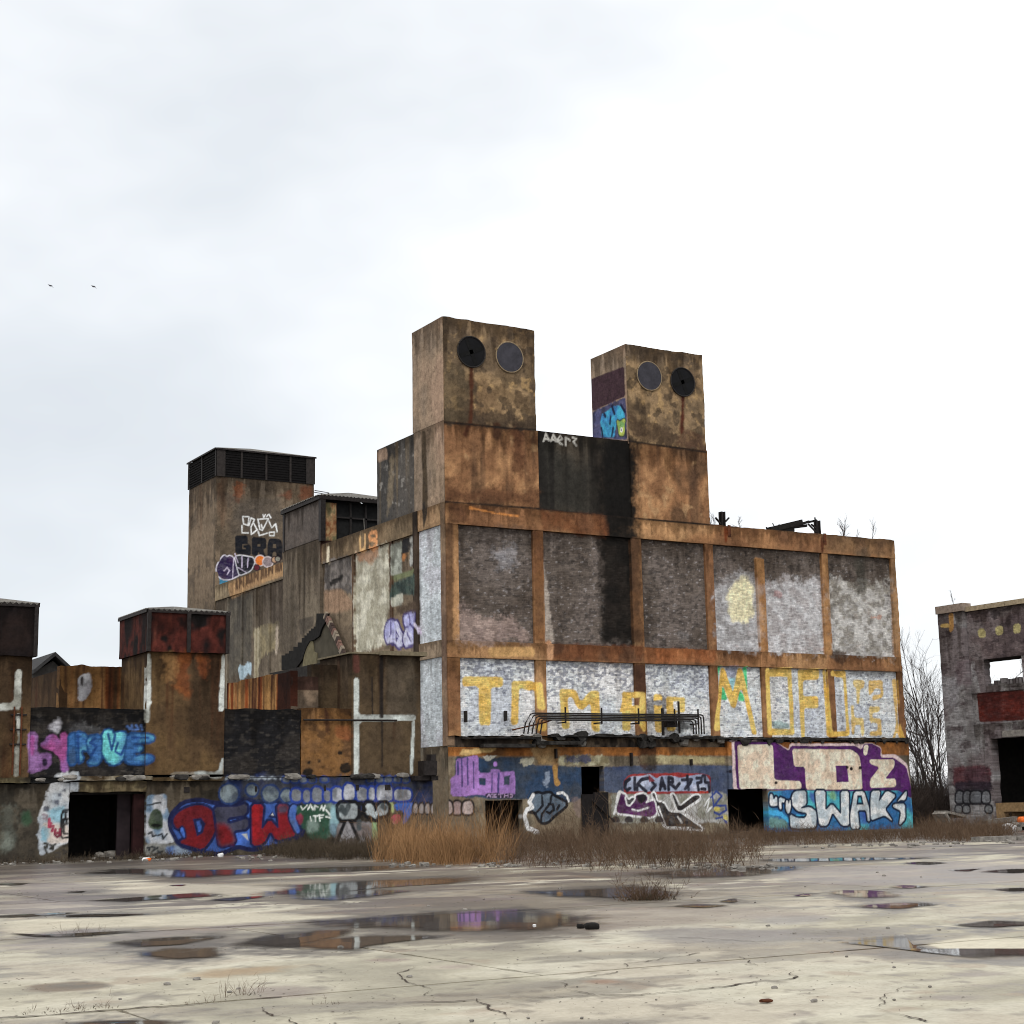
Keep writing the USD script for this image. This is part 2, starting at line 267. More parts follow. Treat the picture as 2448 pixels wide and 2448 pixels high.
F.poly([(770, 830), (870, 830), (860, 850), (835, 912), (775, 850)], C(62, 45, 34), soft=.2, rough=.2, op=.85)
F.poly([(720, 215), (1080, 290), (1080, 370), (760, 350)], C(92, 72, 52), C(76, 60, 46), soft=.3, rough=.2, op=.7)
F.win(*C3)
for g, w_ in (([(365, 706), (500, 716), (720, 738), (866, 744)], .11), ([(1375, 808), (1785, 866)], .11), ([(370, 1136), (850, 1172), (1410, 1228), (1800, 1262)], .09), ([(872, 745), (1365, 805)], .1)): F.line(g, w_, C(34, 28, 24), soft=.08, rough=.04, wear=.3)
F.poly([(372, 1255), (412, 1258), (412, 1900), (372, 1900)], C(74, 54, 40), soft=.15, rough=.1, op=.85); F.poly([(890, 1185), (1240, 1210), (1250, 1325), (890, 1295)], C(98, 60, 38), C(84, 54, 38), soft=.3, rough=.2, op=.8)
F.poly([(845, 1290), (900, 1295), (910, 1895), (855, 1895)], C(92, 62, 38), C(76, 50, 34), soft=.12, rough=.08, op=.75); F.poly([(1375, 1330), (1440, 1335), (1450, 1900), (1390, 1900)], C(76, 54, 38), C(94, 66, 44), soft=.12, rough=.08, op=.8)
F.poly([(380, 1150), (470, 1160), (480, 1255), (380, 1250)], C(72, 48, 34), soft=.25, rough=.2, op=.8); F.poly([(440, 1300), (700, 1270), (830, 1300), (840, 1400), (600, 1360)], C(66, 60, 56), soft=.4, rough=.4, op=.5)
F.win(*C5)
F.poly([(414, 370), (456, 375), (475, 830), (440, 825)], C(150, 112, 72), C(128, 92, 58), soft=.1, rough=.06, op=.7); F.poly([(733, 350), (765, 355), (786, 850), (752, 845)], C(148, 112, 74), C(126, 92, 60), soft=.1, rough=.06, op=.7); F.poly([(1072, 370), (1088, 300), (1112, 850), (1088, 850)], C(128, 100, 72), C(108, 84, 62), soft=.1, rough=.06, op=.8)
F.win(*ZB); F.poly([(450, 235), (575, 240), (590, 560), (460, 550)], C(62, 42, 32), soft=.12, rough=.05, op=.95); F.poly([(-500, 0), (560, 20), (540, 215), (-500, 185)], C(92, 56, 36), C(72, 48, 36), soft=.2, rough=.15, op=.85); F.poly([(560, 40), (1400, 70), (1400, 220), (560, 215)], C(140, 82, 48), C(120, 74, 46), soft=.2, rough=.15, op=.6)
# upper lettering row
F.win(*ZA)
F.poly([(500, 50), (700, 30), (1030, 40), (1040, 140), (520, 150)], C(176, 140, 92), soft=.12, rough=.05, op=.8)
for g in ([(225, 370), (690, 375), (690, 495), (550, 495), (552, 945), (415, 935), (410, 490), (220, 485)],
          [(790, 425), (1020, 425), (1060, 445), (1130, 440), (1165, 760), (1075, 755), (1055, 520), (985, 540), (880, 500), (870, 930), (785, 940)],
          [(1345, 510), (1530, 520), (1590, 660), (1690, 545), (1805, 530), (1815, 1020), (1715, 1000), (1700, 680), (1600, 770), (1530, 710), (1500, 620), (1440, 610), (1465, 980), (1375, 980), (1350, 640)],
          [(1060, 940), (1170, 900), (1180, 1000), (1070, 1000)]):
    F.poly(g, YEL, YEL2, soft=.07, rough=.05, wear=.1)
F.line([(1220, 0), (1215, 145)], .35, C(170, 130, 98), soft=.1, rough=.08)
F.win(*ZB)
F.poly([(600, 620), (690, 590), (850, 600), (860, 780), (1060, 810), (1060, 900), (700, 900), (600, 880)], C(62, 52, 50), C(38, 34, 34), soft=.25, rough=.4, op=.75, wear=.3)
F.poly([(940, 900), (1140, 900), (1160, 1000), (940, 1010)], C(30, 30, 32), soft=.25, rough=.35, op=.8)
F.poly([(325, 545), (580, 560), (585, 790), (570, 800), (590, 990), (560, 1020), (480, 880), (425, 890), (430, 1000), (330, 1000), (330, 790), (300, 785), (330, 640)], YEL, YEL2, soft=.07, rough=.05, wear=.1, holes=[[(440, 620), (515, 620), (510, 715), (440, 710)]])
F.poly([(690, 570), (790, 580), (795, 1020), (710, 1020)], YEL, YEL2, soft=.07, rough=.06, wear=.15, holes=[[(680, 655), (800, 650), (800, 700), (685, 705)]])
F.poly([(835, 600), (1060, 610), (1055, 790), (940, 790), (945, 1010), (845, 1000)], YEL, YEL2, soft=.07, rough=.06, wear=.15, holes=[[(920, 660), (985, 665), (980, 760), (930, 755)]])
F.poly([(1540, 390), (1640, 390), (1610, 570)], C(120, 175, 185), soft=.1, rough=.06, op=.8)
for g in ([(1470, 490), (1510, 500), (1545, 650), (1460, 640)], [(1720, 260), (1770, 265), (1775, 570), (1730, 430)], [(1680, 530), (1745, 600), (1745, 660), (1665, 660)], [(1425, 255), (1465, 255), (1440, 370)]):
    F.poly(g, C(72, 178, 118), soft=.07, rough=.04)
F.poly([(1520, 255), (1660, 255), (1640, 385), (1550, 390)], C(95, 100, 125), soft=.1, rough=.15, op=.7, wear=.5)
F.poly([(1470, 270), (1510, 275), (1610, 560), (1665, 270), (1715, 280), (1890, 1045), (1830, 1045), (1720, 540), (1690, 520), (1640, 740), (1590, 735), (1490, 470), (1440, 1010), (1365, 1005)], YEL, YEL2, soft=.07, rough=.04, wear=.08)
F.win(*ZC)
F.poly([(225, 280), (545, 270), (580, 1050), (250, 1050)], YEL, YEL2, soft=.07, rough=.04, wear=.08, holes=[[(290, 375), (500, 375), (530, 980), (310, 970)]])
F.poly([(310, 880), (500, 900), (520, 975), (320, 970)], C(110, 140, 138), soft=.15, rough=.15, op=.7)
F.poly([(615, 290), (870, 285), (860, 410), (680, 420), (680, 600), (855, 600), (860, 740), (690, 740), (705, 1095), (660, 1090), (630, 600)], YEL, YEL2, soft=.07, rough=.04, wear=.08)
F.poly([(980, 310), (1170, 300), (1220, 1060), (950, 1070), (940, 830), (900, 290), (935, 290), (985, 830), (1000, 1010), (1180, 1005), (1140, 385), (985, 370)], YEL, YEL2, soft=.07, rough=.04, wear=.08)
for g in ([(1255, 410), (1390, 415), (1385, 500), (1340, 515), (1330, 690), (1295, 690), (1295, 500), (1260, 490)],
          [(1435, 415), (1600, 415), (1610, 610), (1535, 640), (1480, 650), (1480, 590), (1580, 575), (1575, 510), (1510, 510), (1480, 560), (1440, 600)],
          [(1230, 700), (1270, 700), (1270, 850), (1380, 850), (1385, 1060), (1350, 1060), (1350, 930), (1275, 930), (1275, 1040), (1240, 1040)],
          [(1440, 720), (1570, 720), (1560, 780), (1480, 790), (1480, 850), (1580, 860), (1590, 1060), (1450, 1060), (1450, 1010), (1545, 1000), (1540, 910), (1450, 905)],
          [(1705, 400), (1755, 400), (1780, 930), (1840, 1100), (1800, 1110), (1765, 1010), (1735, 1110), (1710, 1100), (1755, 930)]):
    F.poly(g, YEL, YEL2, soft=.08, rough=.06, op=.9, wear=.25)
# ground floor: blue field, violet letters, bubbles
F.win(*ZQ)
F.poly([(130, 240), (420, 240), (900, 240), (1050, 330), (1600, 350), (1600, 700), (1500, 760), (130, 700)], C(40, 58, 82), C(52, 60, 72), soft=.1, rough=.1, wear=.1)
F.poly([(1840, 355), (2600, 330), (3460, 340), (3460, 700), (1850, 650)], C(36, 50, 92), C(66, 74, 92), soft=.1, rough=.08, wear=.1, ns=.5)
F.poly([(1150, 390), (1240, 390), (1200, 620), (1140, 560)], C(140, 150, 165), soft=.1, rough=.2, op=.7, wear=.6)
F.poly([(850, 270), (1040, 240), (1040, 330), (860, 330)], C(170, 165, 145), soft=.1, rough=.25, op=.8, wear=.4)
F.poly([(420, 220), (640, 215), (560, 265), (490, 300), (440, 250)], C(190, 188, 176), soft=.08, rough=.1)
F.poly([(1250, 330), (1310, 330), (1310, 490), (1350, 540), (1320, 580), (1280, 570), (1270, 520)], C(150, 115, 66), soft=.06, rough=.04)
F.poly([(75, 480), (140, 460), (140, 260), (260, 250), (330, 225), (400, 225), (405, 420), (540, 420), (540, 380), (640, 380), (650, 420), (820, 390), (825, 690), (360, 680), (180, 700), (80, 690)], C(150, 112, 172), C(132, 100, 156), soft=.06, rough=.05, wear=.12,
       holes=[[(410, 490), (480, 490), (480, 565), (410, 565)], [(690, 460), (760, 460), (755, 565), (690, 565)]])
F.poly([(570, 295), (615, 295), (615, 350), (570, 350)], C(160, 118, 186), soft=.05)
for g, w_ in (([(205, 250), (210, 580)], .07), ([(272, 255), (277, 560)], .07), ([(342, 300), (345, 600)], .06), ([(630, 430), (625, 670)], .1), ([(555, 430), (553, 640)], .06), ([(160, 300), (162, 440)], .1)): F.line(g, w_, C(70, 62, 108))
F.poly([(480, 655), (820, 660), (820, 715), (480, 710)], C(44, 40, 52), soft=.05, rough=.06)
for g in ([(500, 700), (520, 668), (540, 700)], [(555, 670), (600, 672), (560, 702), (605, 702)], [(630, 670), (680, 670)], [(655, 670), (655, 705)], [(700, 668), (700, 705)], [(740, 668), (740, 705)], [(700, 686), (740, 686)], [(765, 670), (790, 672), (790, 704), (765, 704)]): F.line(g, .05, C(150, 130, 160))
F.poly([(1000, 20), (1330, 50), (1330, 330), (1070, 330), (1040, 200), (980, 150)], C(128, 106, 74), C(112, 84, 54), soft=.15, rough=.2, op=.9)
F.poly([(1320, 225), (1900, 225), (1900, 340), (1330, 335)], C(150, 146, 122), C(104, 96, 74), soft=.1, rough=.15, wear=.4, ns=2.5)
F.poly([(1390, 230), (1710, 240), (1710, 300), (1400, 310)], C(48, 54, 82), soft=.1, rough=.25, op=.8, wear=.3)
F.poly([(2260, 215), (3250, 240), (3250, 320), (2280, 315)], C(160, 152, 120), C(132, 122, 92), soft=.12, rough=.12, wear=.3)
F.poly([(200, 170), (560, 120), (620, 130), (560, 200), (330, 200), (180, 225)], C(196, 166, 112), soft=.1, rough=.12)
for gx in ((100, 205), (215, 335), (-20, 95)): F.poly([(gx[0], 800), (gx[0]+25, 755), (gx[1]-25, 750), (gx[1], 800), (gx[1], 900), (gx[0], 900)], C(165, 150, 146), C(140, 120, 118), soft=.06, rough=.03, line=C(40, 36, 36), lw=.1)
F.poly([(1010, 700), (1080, 660), (1140, 680), (1160, 670), (1230, 660), (1250, 690), (1420, 780), (1360, 840), (1280, 900), (1190, 990), (1120, 990), (1060, 880), (1000, 830), (1020, 760)], C(86, 98, 110), C(74, 84, 96), soft=.05, line=C(22, 22, 26), lw=.14)
for g in ([(1130, 690), (1140, 800), (1080, 870)], [(1240, 690), (1230, 770), (1130, 900), (1120, 980)], [(1210, 780), (1260, 790), (1270, 850), (1220, 890), (1180, 870)], [(980, 880), (1060, 890)], [(1310, 840), (1330, 800)]): F.line(g, .12, C(24, 24, 28))
F.line([(1030, 680), (985, 760), (1020, 820), (955, 850), (930, 920), (970, 1060), (1080, 1110)], .2, C(205, 205, 208), soft=.05)
F.line([(1310, 660), (1370, 650), (1420, 690), (1440, 750)], .1, C(205, 205, 208), soft=.04)
F.poly([(1480, 700), (1560, 710), (1590, 800), (1560, 960), (1500, 860)], C(110, 95, 92), soft=.1, rough=.2, op=.6, wear=.4)
# the dark lettering beside it
F.win(*ZE)
F.poly([(210, 640), (1480, 610), (1500, 600), (1700, 640), (1720, 1000), (230, 1000)], C(150, 150, 148), C(118, 118, 108), soft=.1, rough=.15, wear=.25, ns=2.2)
F.poly([(370, 480), (440, 385), (700, 370), (1350, 365), (1490, 400), (1490, 630), (380, 635)], C(150, 52, 42), C(122, 44, 44), soft=.06, rough=.05)
F.poly([(390, 470), (450, 410), (640, 400), (690, 370), (800, 440), (840, 400), (1000, 400), (1100, 430), (1350, 375), (1430, 390), (1480, 470), (1480, 595), (1000, 600), (640, 600), (420, 600), (385, 560)], C(165, 172, 188), C(128, 138, 160), soft=.05, rough=.04)
for g in ([(450, 440), (400, 480), (388, 550), (420, 590), (455, 560)], [(515, 430), (515, 575)], [(690, 430), (600, 450), (550, 510), (545, 580)], [(560, 510), (660, 600)], [(840, 575), (862, 430), (905, 565)], [(845, 525), (895, 525)], [(950, 575), (950, 425), (1000, 435), (1000, 480), (960, 495), (1040, 560), (1065, 530), (1090, 500)], [(1125, 455), (1245, 450)], [(1190, 405), (1205, 575)], [(1160, 570), (1235, 480)],
          [(1310, 430), (1370, 430), (1370, 480), (1320, 495), (1335, 580)], [(1385, 405), (1412, 405), (1418, 482), (1465, 492), (1470, 600)], [(1370, 570), (1420, 570)], [(730, 580), (780, 520), (740, 480)]): F.line(g, .17, C(34, 34, 44), soft=.05)
F.poly([(690, 380), (780, 470), (700, 480)], C(96, 32, 36), soft=.05)
F.poly([(315, 610), (350, 630), (400, 650), (430, 790), (530, 690), (530, 650), (640, 630), (690, 690), (640, 760), (760, 715), (800, 745), (800, 880), (720, 935), (600, 915), (500, 905), (380, 885), (290, 880), (280, 800)], C(84, 34, 84), C(66, 30, 70), soft=.05, line=C(210, 210, 212), lw=.1)
F.poly([(530, 650), (650, 635), (670, 690), (620, 755), (560, 750)], C(30, 28, 32), soft=.05)
for g in ([(730, 640), (770, 612), (800, 740), (880, 738), (960, 870), (1100, 872), (1130, 900), (1400, 1090), (900, 1060), (810, 850), (790, 720)], [(980, 640), (1020, 638), (1090, 800), (1280, 650), (1350, 650), (1350, 705), (1115, 850), (1050, 840)], [(400, 660), (430, 790), (520, 690), (480, 680), (440, 720)]): F.poly(g, C(36, 33, 35), soft=.05, line=C(205, 205, 205), lw=.09)
for g in ([(480, 830), (560, 850), (690, 810)], [(330, 600), (250, 890)], [(820, 800), (920, 1065), (1240, 1070), (1240, 1130)], [(1350, 700), (1120, 860), (1250, 950), (1400, 1080)], [(980, 640), (1020, 760), (1060, 850)], [(1070, 930), (1120, 1000)], [(1410, 780), (1470, 690), (1440, 860), (1500, 800)]): F.line(g, .1, C(208, 208, 208), soft=.04)
for cx in (270, 440, 640, 830): F.poly([(cx-60, 1000), (cx-50, 940), (cx, 910), (cx+50, 940), (cx+60, 1000)], C(44, 40, 42), soft=.06)
for g in ([(1490, 680), (1560, 600), (1630, 660), (1530, 790), (1680, 780), (1690, 840), (1600, 900), (1540, 870)], [(1510, 620), (1530, 820)], [(1560, 950), (1640, 930), (1690, 1000)]): F.line(g, .11, C(48, 62, 118), soft=.05)
F.poly([(1530, 800), (1610, 810), (1600, 850), (1540, 850)], C(190, 175, 80), soft=.1, rough=.08, op=.8); F.poly([(1650, 910), (1700, 900), (1710, 960), (1660, 960)], C(190, 178, 90), soft=.1, rough=.08, op=.8)
F.poly([(600, -60), (790, -60), (800, 330), (640, 330), (560, 200)], C(60, 40, 30), C(40, 32, 28), soft=.2, rough=.25, op=.85, wear=.2)
# purple and cream block letters, then the white ones on blue
F.win(*ZD)
PUR = C(78, 34, 92)
F.poly([(90, 110), (490, 120), (640, 215), (650, 150), (1350, 150), (1430, 145), (1530, 190), (1525, 260), (1660, 255), (1780, 350), (1815, 590), (105, 595)], C(196, 176, 176), soft=.06, rough=.04)
F.poly([(115, 140), (140, 130), (500, 128), (640, 225), (660, 175), (1280, 175), (1340, 215), (1360, 160), (1430, 150), (1525, 195), (1520, 285), (1650, 290), (1770, 375), (1820, 590), (1820, 680), (1700, 610), (1100, 612), (440, 600), (140, 595)], PUR, C(64, 34, 78), soft=.05, rough=.03, wear=.06)
CRM, CRM2 = C(206, 190, 172), C(190, 172, 152)
F.poly([(145, 165), (470, 160), (490, 180), (500, 500), (755, 515), (765, 590), (165, 590)], CRM, CRM2, soft=.05, rough=.02, wear=.06, ns=3)
F.poly([(672, 205), (1240, 210), (1310, 260), (1330, 330), (1350, 595), (805, 595), (795, 375), (690, 375)], CRM, CRM2, soft=.05, rough=.02, wear=.06, ns=3, holes=[[(1090, 365), (1200, 365), (1215, 520), (1100, 525)]])
F.poly([(1362, 165), (1410, 165), (1390, 270), (1355, 260)], CRM, soft=.05)
F.poly([(1415, 305), (1655, 305), (1655, 375), (1565, 490), (1668, 490), (1672, 570), (1420, 580), (1420, 500), (1510, 380), (1420, 345)], CRM, CRM2, soft=.05, rough=.02, wear=.06, ns=3)
F.poly([(440, 612), (700, 600), (1100, 612), (1700, 605), (1830, 690), (1840, 870), (1830, 1000), (440, 1000)], C(44, 92, 140), C(74, 160, 168), soft=.06, rough=.03, ns=.9)
F.poly([(830, 620), (1000, 620), (1000, 760), (860, 720)], C(62, 66, 146), soft=.2, rough=.1, op=.8); F.poly([(1000, 610), (1090, 620), (1100, 700), (1040, 700)], C(120, 158, 96), soft=.2, rough=.15, op=.7); F.poly([(1300, 790), (1400, 780), (1400, 920), (1320, 930)], C(60, 74, 150), soft=.2, rough=.1, op=.7); F.poly([(450, 860), (620, 880), (640, 960), (450, 960)], C(110, 140, 104), soft=.2, rough=.15, op=.6)
F.poly([(440, 790), (560, 800), (650, 880), (650, 930), (560, 850), (440, 830)], C(66, 150, 196), soft=.08, rough=.05)
F.poly([(700, 830), (790, 850), (820, 800), (830, 850), (780, 890), (720, 870)], C(66, 160, 196), soft=.05)
WHT, WHT2, OUT = C(196, 202, 206), C(160, 170, 176), C(26, 34, 52)
for g, h in (([(700, 610), (805, 605), (808, 740), (760, 760), (750, 780), (840, 760), (910, 810), (900, 960), (760, 970), (655, 960), (650, 830), (720, 870), (800, 870), (820, 820), (720, 800), (665, 730), (670, 650)], ()),
             ([(895, 605), (990, 605), (990, 800), (1055, 730), (1145, 840), (1140, 610), (1215, 610), (1220, 940), (1150, 940), (1060, 810), (1010, 940), (935, 940), (900, 700)], ()),
             ([(1270, 615), (1360, 610), (1440, 860), (1400, 910), (1385, 790), (1300, 790), (1320, 970), (1240, 970), (1230, 850)], ([(1300, 650), (1340, 650), (1360, 740), (1290, 740)],)),
             ([(1435, 610), (1520, 605), (1500, 720), (1580, 605), (1670, 650), (1560, 780), (1640, 900), (1560, 840), (1430, 890), (1425, 700)], ()),
             ([(1680, 715), (1770, 605), (1775, 640), (1755, 700), (1720, 690)], ()), ([(1650, 735), (1755, 730), (1760, 880), (1700, 940), (1720, 800), (1640, 760)], ()),
             ([(458, 640), (482, 640), (495, 700), (520, 650), (542, 745), (480, 755), (455, 740)], ()), ([(545, 665), (612, 690), (600, 720), (565, 712), (570, 790), (545, 770)], ()), ([(612, 700), (632, 700), (637, 740), (655, 680), (662, 760), (640, 835), (610, 790)], ())):
    F.poly(g, WHT, WHT2, soft=.05, wear=.12, holes=h, line=OUT, lw=.11, ns=2.5)
for cx, cy_ in ((1240, 395), (1200, 380), (1325, 385), (75, 420), (515, 530)): F.poly([(cx-14, cy_-14), (cx+14, cy_-16), (cx+16, cy_+14), (cx-12, cy_+18)], C(24, 18, 22), soft=.05, rough=.03)
# ---- side plane: tower flank, bay and the long wing wall
G_, H_, S6, B8 = (420, 1040, .18634), (660, 1150, .13458), (680, 1380, .17598), (880, 980, .1294)
S.win(*B8)
S.poly([(1010, 380), (1060, 375), (1085, 500), (1090, 1000), (1110, 1400), (1110, 1950), (1040, 2200), (1010, 1800), (1020, 1200), (1000, 900)], C(36, 32, 28), C(56, 46, 34), soft=.12, rough=.04)
S.poly([(150, 760), (330, 690), (350, 900), (160, 960)], C(128, 108, 92), soft=.1, rough=.05)
S.poly([(400, 860), (480, 880), (450, 1600), (330, 1950), (350, 1400)], C(112, 100, 82), soft=.3, rough=.3, op=.7)
S.poly([(920, 420), (990, 400), (960, 560), (910, 520)], C(70, 62, 52), soft=.2, rough=.15, op=.6)
S.win(*C2)
S.poly([(1240, 890), (1300, 870), (1450, 830), (1465, 1000), (1440, 1500), (1240, 1560), (1225, 1300)], C(178, 175, 160), C(146, 142, 126), soft=.2, rough=.4, wear=.35, ns=2.2)
S.poly([(1240, 890), (1380, 850), (1390, 900), (1340, 960), (1260, 930)], C(150, 110, 82), soft=.2, rough=.3, op=.8)
S.poly([(1030, 960), (1110, 920), (1210, 910), (1215, 1180), (1140, 1120), (1030, 1150)], C(116, 110, 106), C(78, 74, 72), soft=.15, rough=.25, wear=.3, ns=2)
S.poly([(1060, 1080), (1150, 1030), (1155, 1060), (1070, 1110)], C(28, 26, 25), soft=.1, rough=.12)
S.poly([(1030, 1130), (1140, 1130), (1215, 1200), (1215, 1260), (1030, 1290)], C(132, 108, 88), soft=.2, rough=.2, op=.9)
S.poly([(1480, 830), (1540, 800), (1540, 1030), (1475, 1040)], C(158, 162, 152), C(110, 112, 104), soft=.1, rough=.2, ns=2.5); S.poly([(1590, 780), (1630, 770), (1630, 960), (1590, 980)], C(160, 160, 155), C(50, 48, 48), soft=.08, rough=.1, ns=4)
S.poly([(1540, 800), (1590, 780), (1590, 880), (1540, 900)], C(34, 34, 36), soft=.06)
S.poly([(1540, 900), (1590, 880), (1560, 930), (1540, 940)], C(160, 108, 66), soft=.1, rough=.1); S.poly([(1480, 1040), (1635, 990), (1635, 1020), (1490, 1080)], C(98, 104, 76), soft=.1, rough=.1)
S.poly([(1490, 1080), (1640, 1025), (1640, 1170), (1540, 1160), (1460, 1200)], C(42, 52, 50), C(62, 74, 68), soft=.08, rough=.12, ns=4); S.poly([(1480, 1180), (1550, 1150), (1540, 1230), (1480, 1230)], C(160, 160, 148), soft=.1, rough=.2)
S.line([(1275, 790), (1277, 868), (1292, 872), (1308, 858), (1308, 776)], .22, C(196, 158, 112), soft=.06, rough=.03); S.line([(1386, 775), (1378, 752), (1352, 754), (1336, 775), (1340, 800), (1372, 800), (1384, 818), (1378, 846), (1350, 866), (1338, 852)], .24, C(196, 140, 96), soft=.06, rough=.04)
S.line([(1065, 865), (1062, 940)], .35, C(190, 180, 158), soft=.1, rough=.08)
S.poly([(405, 1090), (770, 925), (770, 1040), (560, 1120), (420, 1195), (405, 1140)], C(160, 128, 92), C(138, 110, 80), soft=.1, rough=.1, ns=2)
for i in range(13):
    x = 455+i*24; y = 1062-i*10.6
    S.line([[(x, y+62), (x+5, y+8), (x+11, y+58)], [(x, y+62), (x, y+8), (x+11, y+30), (x+2, y+38)], [(x, y+60), (x+1, y+6)], [(x, y+62), (x, y+6), (x+12, y+54), (x+12, y)]][i % 4], .26, C(74, 54, 40), soft=.06, rough=.03, op=.9)
S.poly([(565, 1400), (620, 1360), (735, 1340), (725, 1520), (620, 1560), (570, 1700)], C(122, 112, 88), C(106, 98, 80), soft=.15, rough=.3, ns=2); S.line([(590, 1420), (580, 1690)], .7, C(146, 138, 118), soft=.15, rough=.2); S.line([(720, 1390), (715, 1540)], .4, C(150, 138, 124), soft=.1, rough=.15)
S.poly([(620, 1100), (770, 1060), (770, 1400), (640, 1320)], C(66, 58, 52), soft=.5, rough=.4, op=.6); S.poly([(400, 1200), (560, 1150), (550, 1600), (400, 1720)], C(84, 80, 72), C(68, 66, 62), soft=.4, rough=.3, op=.7)
S.poly([(460, 1650), (480, 1620), (500, 1640), (520, 1610), (550, 1610), (548, 1700), (530, 1680), (500, 1720), (470, 1720)], C(150, 168, 178), soft=.08, rough=.06)
S.poly([(880, 1330), (980, 1300), (975, 1370), (890, 1440)], C(52, 48, 44), soft=.1, rough=.1, op=.7)
S.win(*S6)
for g in ([(1350, 700), (1380, 610), (1440, 580), (1530, 610), (1560, 720), (1595, 770), (1600, 900), (1545, 970), (1490, 900), (1430, 870), (1380, 900), (1345, 800)], [(1600, 520), (1700, 480), (1795, 470), (1785, 620), (1755, 720), (1745, 900), (1690, 920), (1620, 945), (1590, 830), (1640, 680), (1610, 640)]):
    S.poly(g, C(176, 176, 204), C(152, 152, 190), soft=.06, line=C(64, 56, 98), lw=.13, rough=.03)
for g in ([(1450, 600), (1450, 780), (1410, 800)], [(1500, 740), (1540, 800), (1500, 860), (1500, 760)], [(1640, 680), (1700, 640), (1740, 700)], [(1680, 500), (1690, 640)], [(1740, 490), (1740, 600)], [(1650, 760), (1700, 860)]): S.line(g, .1, C(70, 62, 110), soft=.05)
S.line([(1790, 640), (1830, 700), (1850, 760)], .2, C(180, 172, 190), soft=.06)
S.poly([(1190, 990), (1280, 970), (1440, 900), (1440, 980)], C(90, 80, 66), soft=.1, rough=.1)
S.poly([(1500, 420), (1660, 350), (1830, 330), (1830, 470), (1640, 480), (1520, 500)], C(70, 58, 48), soft=.2, rough=.25, op=.9)
FT = Wall(1, 94.6); FT.win(*G_)
FT.poly([(760, 600), (860, 620), (850, 880), (780, 880)], C(100, 56, 34), soft=.4, rough=.4, op=.7); FT.poly([(1600, 640), (1770, 650), (1770, 800), (1600, 840)], C(92, 54, 36), soft=.4, rough=.3, op=.8); FT.poly([(1290, 780), (1480, 700), (1470, 840)], C(96, 58, 42), soft=.3, rough=.3, op=.7); FT.poly([(740, 850), (1360, 760), (1360, 1300), (740, 1290)], C(72, 66, 60), soft=.8, rough=.4, op=.6)
for g in ([(860, 1045), (940, 1050), (930, 1160), (870, 1140), (860, 1045)], [(850, 1160), (850, 1255), (930, 1255)], [(940, 1160), (968, 1065), (1010, 1085), (965, 1185), (972, 1275), (1045, 1215), (1000, 1130)], [(1055, 1080), (1080, 1210), (1112, 1222), (1190, 1072), (1055, 1080)], [(1060, 1240), (1072, 1290), (1180, 1258)], [(1200, 1250), (1265, 1245), (1262, 1292), (1202, 1290), (1200, 1250)], [(1190, 1090), (1232, 1190), (1282, 1140), (1300, 1240)], [(1120, 1020), (1130, 1055), (1150, 1020)], [(1165, 1050), (1185, 1022)], [(1200, 1020), (1220, 1060)], [(1100, 1150), (1110, 1190)]): FT.line(g, .085, C(196, 200, 196), soft=.05)
for g, h in (([(762, 1288), (925, 1290), (925, 1400), (965, 1415), (965, 1545), (765, 1520)], [[(855, 1400), (925, 1400), (920, 1412), (868, 1415), (868, 1445), (900, 1450), (900, 1465), (852, 1462)]]), ([(978, 1308), (1160, 1320), (1165, 1450), (1120, 1470), (1165, 1575), (1090, 1560), (1060, 1490), (1050, 1555), (975, 1545)], [[(1050, 1400), (1085, 1402), (1085, 1430), (1050, 1430)]]), ([(1200, 1325), (1345, 1332), (1372, 1400), (1368, 1600), (1295, 1590), (1290, 1500), (1245, 1498), (1240, 1580), (1175, 1570), (1178, 1400)], [[(1250, 1400), (1285, 1402), (1288, 1450), (1247, 1448)]])): FT.poly(g, C(22, 24, 30), soft=.06, holes=h)
FT.poly([(510, 1830), (680, 1860), (660, 1910), (520, 1940)], C(58, 116, 144), soft=.08, rough=.06)
FT.poly([(525, 1700), (560, 1620), (620, 1540), (660, 1570), (700, 1545), (750, 1590), (790, 1700), (820, 1790), (700, 1850), (600, 1850), (530, 1790)], C(52, 24, 54), C(36, 26, 58), soft=.06, line=C(180, 176, 186), lw=.08)
FT.poly([(760, 1560), (830, 1545), (1000, 1575), (1010, 1650), (960, 1740), (820, 1800), (790, 1700)], C(24, 24, 32), soft=.06, line=C(180, 180, 186), lw=.07)
for g in ([(620, 1740), (660, 1700), (690, 1740), (660, 1790)], [(745, 1570), (730, 1840)], [(800, 1700), (900, 1760)], [(850, 1560), (850, 1700)], [(930, 1580), (920, 1700)], [(760, 1520), (800, 1640)]): FT.line(g, .07, C(170, 160, 180), soft=.05)
for cx, cy_, rr, cc in ((1082, 1610, 62, (206, 104, 36)), (1182, 1628, 62, (120, 108, 110)), (1040, 1700, 32, (84, 34, 44)), (1270, 1600, 36, (160, 130, 105)), (1310, 1590, 30, (120, 118, 108))): FT.poly([(cx+rr*math.cos(a), cy_+rr*math.sin(a)) for a in np.arange(0, 6.28, .5)], C(*cc), soft=.06, line=C(180, 170, 170) if rr == 62 else C(40, 30, 34), lw=.07)
TR = Wall(0, 44.9); TR.win(1400, 840, .15528)
TR.poly([(70, 430), (585, 228), (605, 690), (100, 925)], C(54, 38, 44), soft=.05, rough=.02, wear=.05)
TR.poly([(100, 920), (610, 700), (640, 1360), (95, 1340)], C(70, 72, 104), C(44, 46, 66), soft=.08, rough=.1, ns=2)
